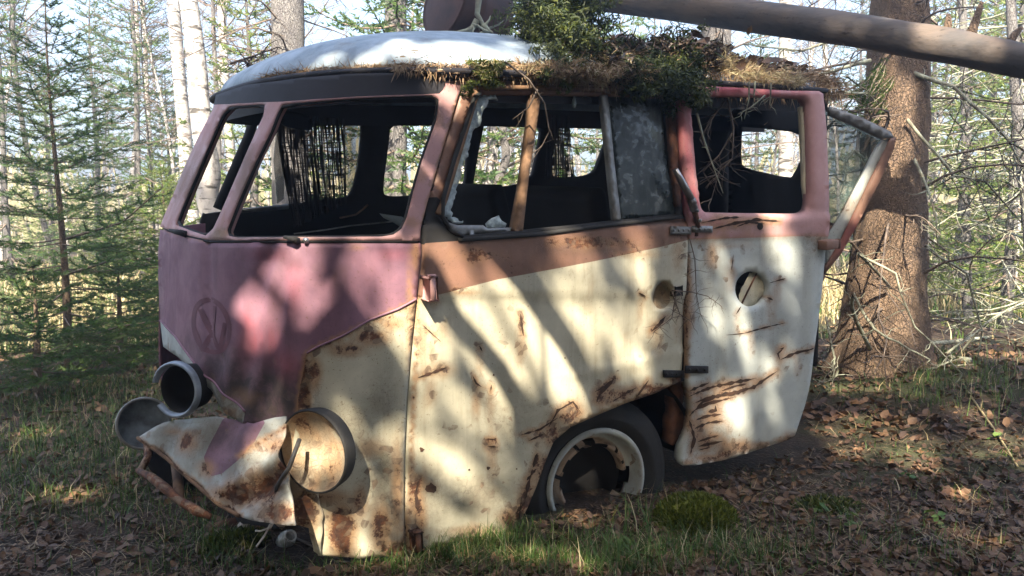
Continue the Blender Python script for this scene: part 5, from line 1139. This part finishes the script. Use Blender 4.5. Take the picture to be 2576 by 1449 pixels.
o = lf.build('leaf_litter', M['leaf'], None); tag(o, 'brown dead leaf litter covering the forest floor round the van', 'leaves', kind='stuff')
# needles and bits
nl_ = MB()
for k in range(16000):
    u = r6.uniform(-60, 2640); v = r6.uniform(860, 1500); d = rays([(u, v)])[0]; t = (CAMZ - .02) / -d[2] if d[2] < -.05 else 99; p = Vector(CP + d * t)
    if p.y > 7 or inside_van(p): continue
    p.z = gz(p.x, p.y) + r6.uniform(.002, .028); L = r6.uniform(.02, .09); a = r6.uniform(0, 6.283); dd = V3(math.cos(a), math.sin(a), r6.gauss(0, .25)) * L; w = V3(-math.sin(a), math.cos(a), 0) * r6.uniform(.0008, .0018)
    nl_.add([p - w, p + w, p + dd], [[0, 1, 2]])
o = nl_.build('fallen_needles', M['groundneedle'], None); tag(o, 'fallen straw-brown needles and stalks strewn over the leaf litter', 'needles', kind='stuff')
def blade(mb, p, L, w, lean, az, mi=0):
    d = V3(math.cos(az), math.sin(az), 0); s = V3(-math.sin(az), math.cos(az), 0) * w; pts = []
    for i in range(4):
        t = i / 3; c = p + V3(0, 0, L * t * (1 - .35 * lean * t)) + d * (L * lean * t * t); ww = s * (1 - t) if i else s
        if i < 3: pts += [c - ww, c + ww]
        else: pts.append(c)
    mb.add(pts, [[0, 1, 3, 2], [2, 3, 5, 4], [4, 5, 6]], mi)
def tuft(mb, u, v, spread, n, L, mi=0, r=r6, w=.0022):
    c = ground_at(u, v)
    for _ in range(n):
        x = c.x + r.gauss(0, spread); y = c.y + r.gauss(0, spread * .8); p = V3(x, y, gz(x, y) - .003)
        if inside_van(p): continue
        blade(mb, p, L * r.uniform(.4, 1.25), w * r.uniform(.6, 1.3), r.uniform(.1, 1.1), r.uniform(0, 6.283), mi if r.random() < .86 else 1)
gm = MB()
for (u, v, sp_, n, L) in ((1150, 1400, .14, 260, .09), (1050, 1430, .16, 240, .10), (1250, 1390, .12, 220, .10), (1380, 1420, .15, 240, .09), (1500, 1430, .14, 200, .10), (1000, 1400, .10, 160, .10), (900, 1420, .13, 160, .09), (1620, 1400, .12, 150, .13), (1650, 1330, .06, 60, .16), (1590, 1430, .10, 120, .14),
                          (1720, 1430, .14, 140, .12), (1180, 1345, .06, 90, .07), (1280, 1350, .05, 60, .09), (500, 1360, .14, 200, .08), (560, 1300, .10, 130, .07), (620, 1410, .14, 160, .08), (150, 1000, .4, 900, .13), (60, 1150, .3, 600, .14), (250, 1080, .3, 600, .12), (340, 980, .3, 600, .12), (120, 880, .5, 900, .14), (330, 880, .4, 700, .14), (200, 1230, .2, 260, .10), (300, 1130, .12, 160, .10), (420, 1420, .15, 120, .07),
                          (2000, 1430, .16, 120, .09), (2200, 1400, .16, 130, .08), (2100, 1330, .12, 70, .08), (2400, 1250, .2, 110, .08), (2280, 1220, .05, 30, .07), (2480, 1000, .3, 300, .12), (2350, 950, .25, 220, .13), (2540, 950, .3, 300, .14), (1850, 1380, .1, 60, .09), (2450, 1420, .2, 150, .07), (2300, 900, .3, 200, .12)):
    tuft(gm, u, v, sp_, n, L)
for k in range(150):
    tuft(gm, r6.uniform(0, 2576), r6.uniform(1000, 1449), .05, 9, .07)
for k in range(80):
    tuft(gm, r6.uniform(0, 560), r6.uniform(930, 1330), .09, 26, .085)
for k in range(60):
    tuft(gm, r6.uniform(850, 2000), r6.uniform(1370, 1449), .06, 30, .075)
for u in range(800, 1320, 22):
    tuft(gm, u + r6.uniform(-8, 8), 1392 - (u - 1000) * .05 * (u > 1000) + r6.uniform(-6, 14), .035, 46, .095)
o = gm.build('grass', [M['grass'], M['drygrass']], None); tag(o, 'fresh green and straw grass tufts growing through the leaf litter', 'grass', kind='stuff')
# dry sunlit undergrowth behind
dg = MB()
for k in range(44000):
    x = r6.uniform(-9, 10); y = 6.2 + 12 * r6.random() ** 1.4
    if x > -1.5 and y < 7: continue
    x *= y / 8
    n_ = noise.noise(Vector((x * .6, y * .6, 2)))
    if n_ < -.25: continue
    p = V3(x, y, gz(x, y)); blade(dg, p, r6.uniform(.12, .42) * (1 + n_), .007 * y / 7, r6.uniform(.3, 1.3), r6.uniform(0, 6.283), 0 if r6.random() < .62 + n_ * .5 else 1)
o = dg.build('undergrowth', [M['drygrass'], M['grass']], None); tag(o, 'dry straw undergrowth and low green shoots in the sunlit clearing', 'undergrowth', kind='stuff')
fwd = MB()
for k in range(15000):
    a = r6.uniform(-1.0, 1.0); y = r6.uniform(24, 48); x = a * y * .95; n_ = .5 + noise.noise(Vector((x * .12, y * .12, 7)))
    h = r6.uniform(.3, 1) ** 1.3 * 6.5 * max(.25, n_ + .25); w = r6.uniform(.02, .09); p = V3(x, y, gz(x, y) + (r6.uniform(0, h * .6))); L = r6.uniform(.3, 1.3); dx = r6.gauss(0, .3) * L
    fwd.add([p - V3(w, 0, 0), p + V3(w, .01, 0), p + V3(dx + w * .6, 0, L), p + V3(dx - w * .6, 0, L)], [[0, 1, 2, 3]])
o = fwd.build('far_thicket', M['farwood'], None); tag(o, 'pale far-off thicket closing the view between the trunks', 'thicket', kind='stuff')
# moss cushions on the ground
def cushion(u, v, rx, ry, h, label, n, seed, mats):
    r = random.Random(seed); c = ground_at(u, v); mb = MB()
    nu, nv = 28, 10
    for j in range(nv + 1):
        for i in range(nu):
            a = 6.283 * i / nu; t = j / nv * math.pi / 2; rr = math.cos(t) * (1 + .45 * noise.noise(V3(math.cos(a) * 1.5, math.sin(a) * 1.5, seed))); x = rx * rr * math.cos(a); y = ry * rr * math.sin(a)
            mb.v.append(V3(x, y, gz(c.x + x, c.y + y) - c.z - .01 + h * math.sin(t) * (1 + .55 * noise.noise(V3(x * 14, y * 12, seed)))))
    for j in range(nv):
        for i in range(nu): mb.f.append([j * nu + i, j * nu + (i + 1) % nu, (j + 1) * nu + (i + 1) % nu, (j + 1) * nu + i]); mb.m.append(0)
    for k in range(n):
        a = r.uniform(0, 6.283); t = math.asin(r.random() ** .7); x = rx * math.cos(t) * math.cos(a); y = ry * math.cos(t) * math.sin(a); z = gz(c.x + x, c.y + y) - c.z + h * math.sin(t) - .008
        d = V3(x / rx * .5 + r.gauss(0, .5), y / ry * .5 + r.gauss(0, .5), .9).normalized() * r.uniform(.012, .032); w = d.cross(V3(r.gauss(0, 1), r.gauss(0, 1), 0)).normalized() * .0026; p = V3(x, y, z)
        m_ = 0 if r.random() < .6 else 1; mb.add([p - w, p + w, p + d * .55 + w * 1.6, p + d, p + d * .55 - w * 1.6], [[0, 1, 2, 3, 4]], m_)
    o = mb.build('moss_cushion', mats, None); o.location = c; return tag(o, label, 'moss')
cushion(1750, 1318, .135, .13, .085, 'rounded bright green moss cushion on the ground behind the wheel', 5200, 1, [M['mossbright'], M['moss']])
cushion(590, 1375, .11, .08, .035, 'flat mossy patch under the crumpled bumper', 1500, 2, [M['moss'], M['mossdark']])
cushion(2080, 1280, .12, .09, .02, 'thin moss patch beside the fallen stick at the right', 900, 3, [M['moss'], M['mossdark']])
# sticks
twig_thing([[(1960, 1238, 2.95), (2080, 1250, 2.9), (2200, 1290, 2.75), (2330, 1345, 2.55), (2430, 1370, 2.5)]], 'long bare stick lying on the leaves in front of the right side', .009, 6, .08, seed=21, name='fallen_stick', cat='stick')
def groundpath(pts, lift=.012): 
    out = []
    for u, v in pts: g = ground_at(u, v); out.append(g + V3(0, 0, lift))
    return out
def stick(pts, rad, label, mat='twig', seed=1, name='fallen_stick', nt=4, lift=.012):
    r = random.Random(seed); P = groundpath(pts, lift); b = P[0].copy(); mb = MB(); q = []
    for a, c in zip(P[:-1], P[1:]): q += [a.lerp(c, k / 4) - b for k in range(4)]
    q.append(P[-1] - b); tube(mb, q, [rad * (1 - .5 * i / len(q)) for i in range(len(q))], 7)
    for k in range(nt): i = r.randint(1, len(q) - 1); d = V3(r.uniform(-1, 1), r.uniform(-1, 1), r.uniform(0, .8)).normalized() * rad * 9; tube(mb, [q[i], q[i] + d], [rad * .4, rad * .1], 4)
    o = mb.build(name, M[mat], None); o.location = b; return tag(o, label, 'stick')
stick([(2300, 900), (2440, 912)], .03, 'grey fallen pole lying beyond the big spruce', 'lichentwig', 2)
stick([(2330, 872), (2500, 850)], .022, 'thin grey fallen pole, the farther of two beyond the big spruce', 'lichentwig', 3)
stick([(740, 1360), (860, 1420), (960, 1445)], .004, 'thin twig on the grass below the front corner', 'twig', 5)
stick([(1180, 1449), (1320, 1400)], .004, 'thin brown stalk leaning in the grass under the cab door', 'drygrass', 6)
stick([(2430, 985), (2510, 1100), (2560, 1180)], .006, 'bent dry stalk on the sunlit mound at the right edge', 'drygrass', 7, nt=8)
# reflector dish leaning on the ground by the nose, and a glass jar
g = at(362, 1065, 2.95); o = empty('reflector_dish', g, 'old grey round dish leaning in the grass left of the bumper', 'dish'); mb = MB()
ax = Vector((.55, -.80, .25)).normalized(); lathe(mb, V3(0, 0, 0), ax, [(.092, .0), (.095, .006), (.090, .008), (.085, .003), (.068, -.006), (.045, -.010), (.015, -.012), (0, -.012)], 40); o.location = g; mb.build('bowl', M['bowl'], o)
mb = MB(); lathe(mb, V3(0, 0, 0), ax, [(.090, .011), (.098, .014), (.100, .005), (.097, -.003)], 40, skip=lambda i, k: 6 < k < 16); mb.build('rim', M['steel'], o)
g = ground_at(721, 1372); g.z += .02; mb = MB(); lathe(mb, V3(0, 0, 0), Vector((.5, -.6, .55)), [(0, -.04), (.024, -.038), (.028, -.02), (.028, .012), (.018, .024), (.018, .036), (.021, .04), (.015, .04)], 28)
o = mb.build('glass_jar', M['clear'], None); o.location = g; tag(o, 'small cloudy glass jar on the litter below the headlight', 'jar')
for k in range(70):
    u = r6.uniform(480, 800); v = 1300 + (u - 480) * .22 + r6.uniform(-30, 70)
    if k == 0: tb2 = MB(); tb0 = ground_at(640, 1360)
    g = ground_at(u, v) - tb0; d_ = V3(r6.gauss(0, 1), r6.gauss(0, .6), abs(r6.gauss(0, .35))).normalized() * r6.uniform(.04, .14); tube(tb2, wob(g, g + d_, 3, .1, 0, r6), [.002, .0018, .0012, .0006], 4)
o = tb2.build('twig_litter', M['twig'], None); o.location = tb0; tag(o, 'tangle of fine dead twigs and stalks under the bumper', 'twigs', kind='stuff')
for k in range(60): tuft(gm2 := (gm2 if k else MB()), r6.uniform(520, 830), r6.uniform(1330, 1440), .05, 16, .08)
o = gm2.build('grass', [M['grass'], M['drygrass']], None); tag(o, 'grass sprouting under the bumper and the front corner', 'grass', kind='stuff')
# peeled paint flakes and metal scrap below the bumper
r7 = random.Random(4)
for (u, v, sz, mt, lb) in ((700, 1330, .06, 'cream', 'long curled cream skin of metal on the ground under the headlight'), (565, 1330, .05, 'rust', 'rusty brown plate lying in the moss under the bumper'), (625, 1340, .045, 'white', 'white paint-flaked metal scrap under the bumper'), (655, 1350, .04, 'rustpink', 'rust-orange metal scrap beside the white one'), (1005, 1395, .05, 'cream', 'bent cream metal scrap at the foot of the front seam')):
    g = ground_at(u, v); mb = MB(); n = 11; ring = [V3(sz * math.cos(6.283 * k / n) * r7.uniform(.6, 1.2), sz * .8 * math.sin(6.283 * k / n) * r7.uniform(.6, 1.2), .02 + r7.uniform(-.01, .02)) for k in range(n)]
    mb.v = ring + [p + V3(0, 0, -.004) for p in ring] + [V3(0, 0, .035), V3(0, 0, .030)]
    for k in range(n): j = (k + 1) % n; mb.f += [[k, j, 2 * n], [n + j, n + k, 2 * n + 1], [j, k, n + k, n + j]]; mb.m += [0, 0, 0]
    for k in range(len(mb.v)): mb.w[k] = (.5, 0, .4)
    o = mb.build('metal_scrap', M[mt], None); o.location = g; tag(o, lb, 'scrap')
# small green plants
for (u, v, lb) in ((2285, 1222, 'small bright green leafy seedling in the shade right of the moss'), (2060, 1300, 'tiny pair of green leaves by the fallen stick'), (2130, 1330, 'low round-leaved plant in front of the fallen stick'), (2500, 1110, 'sprig of fresh green leaves near the right edge'), (2350, 1325, 'round-leaved green plant at the lower right'), (1560, 1385, 'low green clover-like plant in front of the wheel')):
    g = ground_at(u, v); mb = MB(); tube(mb, [V3(0, 0, -.01), V3(.004, 0, .03), V3(0, 0, .055)], .0015, 4)
    for k in range(9):
        a = r7.uniform(0, 6.283); h_ = r7.uniform(.01, .05); leafq(mb, V3(math.cos(a) * .022, math.sin(a) * .022, h_), r7.uniform(.022, .038), r7, Vector((math.cos(a) * .5, math.sin(a) * .5, 1)).normalized())
    o = mb.build('seedling', M['grass'], None); o.location = g; tag(o, lb, 'plant')

# ---------------------------------------------------------------- unseen trees added behind the camera to dapple sunlight and block skylight
LIT = [ # (u, v, radius px u, radius px v) of the sun flecks seen on the van and floor
 (1150, 780, 95, 95), (1010, 930, 40, 120), (1060, 900, 50, 60), (1020, 112, 120, 30), (800, 135, 60, 20), (1205, 760, 55, 60), (1080, 850, 45, 70), (990, 940, 30, 90), (1060, 960, 60, 55), (1000, 900, 26, 50), (905, 745, 52, 58), (1100, 1000, 50, 40), (950, 960, 24, 30), (1330, 700, 40, 40), (1400, 760, 60, 60), (1330, 850, 40, 60), (1480, 820, 50, 60), (1420, 950, 50, 50), (1560, 860, 50, 50), (1620, 760, 30, 60),
 (660, 645, 24, 18), (740, 645, 22, 14), (735, 695, 16, 44), (640, 730, 12, 60), (665, 865, 20, 66), (820, 780, 20, 22), (760, 660, 12, 8), (860, 700, 8, 14), (930, 660, 40, 30), (1010, 640, 30, 30), (1020, 720, 20, 30), (790, 850, 10, 10), (850, 760, 10, 10), (665, 900, 6, 24), (960, 690, 8, 20),
 (1120, 240, 20, 30), (1095, 330, 22, 40), (1075, 400, 20, 30), (1060, 470, 20, 40), (1165, 320, 12, 60), (1110, 500, 16, 60), (1340, 330, 20, 60), (1310, 480, 16, 50), (1150, 640, 60, 24), (1300, 640, 50, 22), (1450, 620, 60, 18), (1600, 600, 50, 18), (1280, 214, 60, 12), (1450, 222, 70, 12),
 (2070, 480, 30, 90), (2060, 560, 30, 40), (2065, 640, 20, 30), (2060, 330, 24, 60), (2000, 225, 60, 14), (1850, 225, 60, 12), (1740, 330, 18, 60), (1740, 470, 18, 50), (1890, 730, 36, 40), (1960, 690, 40, 50), (1800, 690, 34, 50), (1860, 850, 40, 60), (1970, 900, 30, 60), (1790, 820, 24, 60), (1900, 1010, 40, 50), (1830, 1060, 30, 40), (2000, 1020, 20, 60), (1930, 580, 60, 16),
 (1180, 112, 130, 34), (900, 120, 70, 26), (700, 165, 50, 16), (1300, 160, 80, 16), (870, 115, 40, 16), (910, 118, 20, 12), (1020, 110, 50, 20), (1130, 115, 70, 24), (1240, 115, 60, 22), (960, 145, 20, 14), (760, 150, 20, 14), (1260, 165, 70, 18), (1400, 165, 70, 18), (1520, 160, 60, 20), (1700, 140, 70, 30), (1810, 185, 60, 20), (1900, 205, 60, 14), (1420, 60, 40, 50), (1640, 200, 50, 30),
 (825, 1185, 44, 28), (770, 1080, 24, 16), (690, 1090, 30, 16), (650, 1180, 26, 24), (700, 1160, 26, 20), (380, 1095, 16, 8), (870, 1080, 20, 50), (970, 1060, 20, 70), (930, 1200, 24, 40), (1180, 1060, 50, 50), (1130, 1150, 30, 50), (1240, 1180, 24, 60), (1090, 1300, 30, 40), (1220, 1290, 30, 30), (880, 1280, 26, 40), (800, 1290, 14, 60),
 (2245, 300, 60, 120), (2240, 600, 60, 120), (2200, 850, 70, 100), (2160, 930, 60, 60), (2230, 350, 30, 14), (2190, 440, 40, 40), (2120, 560, 40, 50), (2230, 500, 50, 80), (2240, 700, 60, 80), (2260, 250, 50, 60), (2190, 850, 60, 70), (2150, 965, 90, 24), (2260, 960, 60, 20),
 (2190, 1095, 120, 34), (2300, 1330, 60, 20), (2330, 1180, 40, 14), (2050, 1200, 50, 14), (100, 1100, 60, 16), (250, 960, 60, 16), (200, 1250, 40, 10), (480, 1250, 40, 12), (1900, 1300, 40, 12), (1650, 1400, 60, 14), (2420, 1250, 50, 16), (2120, 1140, 60, 20), (2250, 1130, 60, 24), (2520, 1110, 60, 40), (2480, 1060, 50, 30), (2540, 1150, 50, 30), (2440, 1360, 70, 20), (2500, 900, 80, 30), (2400, 920, 60, 20),
 (1520, 1300, 60, 14), (1450, 1315, 50, 14), (1200, 1400, 120, 22), (1350, 1400, 100, 20), (1020, 1420, 100, 16), (1770, 1285, 50, 22), (320, 1145, 22, 16), (310, 1180, 30, 14), (580, 1360, 60, 20), (640, 1340, 40, 12), (1480, 1430, 120, 14), (440, 1440, 40, 10), (1250, 1440, 150, 12), (2130, 1380, 30, 10)]
Ls = []
vanhit = shell_hit(np.array([(a[0], a[1]) for a in LIT], float))
dd = rays(np.array([(a[0], a[1]) for a in LIT], float))
for i, (u, v, ru, rv) in enumerate(LIT):
    vp = np.array(PA) + vanhit[i] @ M3
    onvan = (shellE(vanhit[i][None])[0] < .02) and vanhit[i][0] < 2.1
    if onvan and not (v > 1270 and u > 1290) and not (u < 500 and v > 1000): p = vp
    elif v > 860: p = np.array(ground_at(u, v))
    else: p = CP + dd[i] * (4.6 / dd[i][1])
    dep = p[1]; gk = 2.4 if (v > 860 and not onvan) else 1.0; Ls.append((Vector(p), ru * dep / F, rv * dep / F * gk))
def bq(n):  # basis perpendicular to sun
    x = SDIR.cross(Vector((0, 0, 1))).normalized(); return x, SDIR.cross(x).normalized() * -1
SX, SY = bq(0)
SXn, SYn = np.array(SX), np.array(SY)
LC = np.array([(p.dot(SX), p.dot(SY), a + .026, b + .026) for p, a, b in Ls])
BARS = [((1180, 560), (1340, 760), 26), ((1340, 760), (1480, 960), 30), ((1300, 950), (1340, 1200), 40), ((1210, 800), (1300, 960), 22), ((1680, 700), (1600, 900), 20)]
def is_lit(P, m=1.0):
    x, y = P @ SXn, P @ SYn; r = np.zeros(len(P), bool)
    wv_ = np.array([noise.noise(Vector((a * 9, b * 9, 1))) for a, b in zip(x, y)]); x = x + .06 * wv_; m = m * (1 + .45 * np.array([noise.noise(Vector((a * 14, b * 14, 5))) for a, b in zip(x, y)]))
    for cx_, cy_, a, b in LC: r |= ((x - cx_) / (a * m)) ** 2 + ((y - cy_) / (b * m)) ** 2 < 1
    return r
nr = np.random.RandomState(5)
ctr = at(1250, 800, 3.2); cX, cY = ctr.dot(SX), ctr.dot(SY)
def canopy(tx, ty, label, n, dist, x0, x1):
    # unseen spruce, crown shaped to block the sun; needle sprays in clumps, gaps where the flecks fall
    base = Vector((tx, ty, gz(tx, ty))); o = empty('spruce_tree', base, label, 'tree'); mb = MB()
    tube(mb, [V3(0, 0, 0), V3(.05, 0, 4), V3(0, .1, 9), V3(0, 0, 15)], [.22, .18, .13, .03], 14); mb.build('trunk', M['grey_bark'], o)
    X = nr.uniform(x0, x1, n); Y = nr.uniform(-2.9, 2.6, n); D = dist + nr.uniform(-1.6, 1.6, n)
    P = (cX + X)[:, None] * SXn + (cY + Y)[:, None] * SYn + (D + ctr.dot(SDIR))[:, None] * np.array(SDIR)
    P = P[~is_lit(P)]
    vs = []; fs = []; b = np.array(base)
    for i, p in enumerate(P):
        a = nr.normal(size=3); a /= np.linalg.norm(a); c = np.cross(a, nr.normal(size=3)); c /= np.linalg.norm(c); s = nr.uniform(.05, .11); w = s * nr.uniform(.35, .6); q = p - b; k = len(vs)
        vs += [q - a * s, q + c * w, q + a * s, q - c * w]; fs.append([k, k + 1, k + 2, k + 3])
    mb = MB(); mb.v = vs; mb.f = fs; mb.m = [0] * len(fs); mb.build('crown', M['canopy'], o, False)
    mb = MB(); r = random.Random(int(tx * 10))
    for k in range(26):
        p = Vector(P[r.randrange(len(P))]) - base; z = max(1.0, p.z - r.uniform(.2, 1.0)); q0 = V3(0, 0, z); br = wob(q0, p, 6, .03, .05, r); tube(mb, br, [.035, .03, .025, .02, .015, .01, .006], 5)
    mb.build('boughs', M['twig'], o)
canopy(-3.4, -3.6, 'unseen tall spruce shaped to dapple the sunlight, left', 12000, 8.5, -3.4, -.3)
canopy(.5, -4.2, 'unseen tall spruce shaped to dapple the sunlight, middle', 12000, 8.5, -1.2, 1.6)
canopy(4.0, -3.6, 'unseen tall spruce shaped to dapple the sunlight, right', 12000, 8.5, .6, 3.9)
# crooked boughs added to the middle tree to throw shadows on the van
mo = [o for o in COL.objects if o.get('label') == 'unseen tall spruce shaped to dapple the sunlight, middle'][0]
for pts, rad, D in (([(1130, 560), (1230, 610), (1300, 690), (1370, 780), (1430, 870), (1480, 960), (1530, 1080)], .040, 3.0), ([(1140, 800), (1170, 830), (1200, 860), (1260, 930), (1300, 1010), (1320, 1120), (1330, 1200)], .032, 3.5), ([(1365, 850), (1370, 930), (1385, 1040)], .008, 3.6),
                    ([(650, 700), (720, 780), (760, 900)], .016, 5), ([(1700, 660), (1690, 800), (1700, 900)], .03, 6)):
    H = shell_hit(np.array(pts, float)); W_ = [PA + VR * h[0] + VN * h[1] + VW * h[2] + SDIR * (D + .3 * math.sin(i * 1.7)) - mo.location for i, h in enumerate(H)]
    q = []
    for a, c in zip(W_[:-1], W_[1:]): q += [a.lerp(c, k / 3) for k in range(3)]
    q.append(W_[-1]); q = [q[0] + (q[0] - q[-1]) * .25] + q + [q[-1] + (q[-1] - q[0]) * .25]
    mb = MB(); tube(mb, q, [rad * (1.15 - .3 * i / len(q)) for i in range(len(q))], 8); mb.build('bough', M['grey_bark'], mo)
def shade_tree(tx, ty, h, rad, n, label):  # unseen tree added to cut skylight, kept clear of the sun flecks
    base = Vector((tx, ty, gz(tx, ty))); o = empty('spruce_tree', base, label, 'tree'); mb = MB()
    tube(mb, [V3(0, 0, 0), V3(.05, 0, h * .4), V3(0, .1, h)], [.2, .14, .03], 12); mb.build('trunk', M['grey_bark'], o)
    z = h * (.12 + .88 * nr.rand(n) ** 1.1); a = nr.uniform(0, 6.283, n); r_ = rad * (1.05 - z / h) ** .6 * np.sqrt(nr.uniform(.15, 1, n)); P = np.stack([tx + r_ * np.cos(a), ty + r_ * np.sin(a), base.z + z], 1)
    P = P[~is_lit(P, 1.6)]; P = P[(P[:, 1] < .2) | (P[:, 2] > CAMZ + 1.2 + .45 * P[:, 1])]; vs = []; fs = []; b = np.array(base)
    for p in P:
        v = nr.normal(size=3) * [1, 1, .5]; v /= np.linalg.norm(v); c = np.cross(v, nr.normal(size=3)); c /= np.linalg.norm(c); s = nr.uniform(.12, .24); w = s * nr.uniform(.5, .8); q = p - b; k = len(vs)
        vs += [q - v * s, q + c * w, q + v * s, q - c * w]; fs.append([k, k + 1, k + 2, k + 3])
    mb = MB(); mb.v = vs; mb.f = fs; mb.m = [0] * len(fs); mb.build('crown', M['canopy'], o, False)
for i, (x, y, h, r_) in enumerate(((-4.2, -.6, 5.5, 2.2), (4.6, -.6, 5.5, 2.2), (-6, -1.5, 8.5, 2.3), (-7.5, -5, 9, 2.6), (6.2, -1.0, 8, 2.3), (7.5, -5, 9, 2.6), (0, -7, 9, 2.8), (-3.5, -7.5, 9, 2.6), (3.6, -7.5, 9, 2.6), (-1.6, -2.3, 8.5, 2.2), (2.0, -2.4, 8.5, 2.2))):
    shade_tree(x, y, h, r_, 2600, ('unseen dense spruce added behind the camera to block skylight'))
    COL.objects['spruce_tree'] if False else None
for o in COL.objects:
    if o.get('label') == 'unseen dense spruce added behind the camera to block skylight': o['group'] = 'unseen spruces added to block skylight'

# ---------------------------------------------------------------- air
hz_ = MB(); x0, x1, y0, y1, z0, z1 = -225, 225, -62, 325, -6, 17
hz_.add([(x, y, z) for z in (z0, z1) for y in (y0, y1) for x in (x0, x1)], [[0, 2, 3, 1], [4, 5, 7, 6], [0, 1, 5, 4], [2, 6, 7, 3], [0, 4, 6, 2], [1, 3, 7, 5]])
hm = bpy.data.materials.new('haze_air'); hm.use_nodes = True; hn = hm.node_tree.nodes; hn.remove(hn['Principled BSDF']); pv = hn.new('ShaderNodeVolumePrincipled'); pv.inputs['Density'].default_value = .009; pv.inputs['Color'].default_value = (.86, .92, 1, 1); pv.inputs['Anisotropy'].default_value = 0.6
hm.node_tree.links.new(pv.outputs[0], hn['Material Output'].inputs['Volume'])
o = hz_.build('haze', hm, None, False); o['kind'] = 'stuff'; o['label'] = 'pale bright haze in the air of the spring forest'
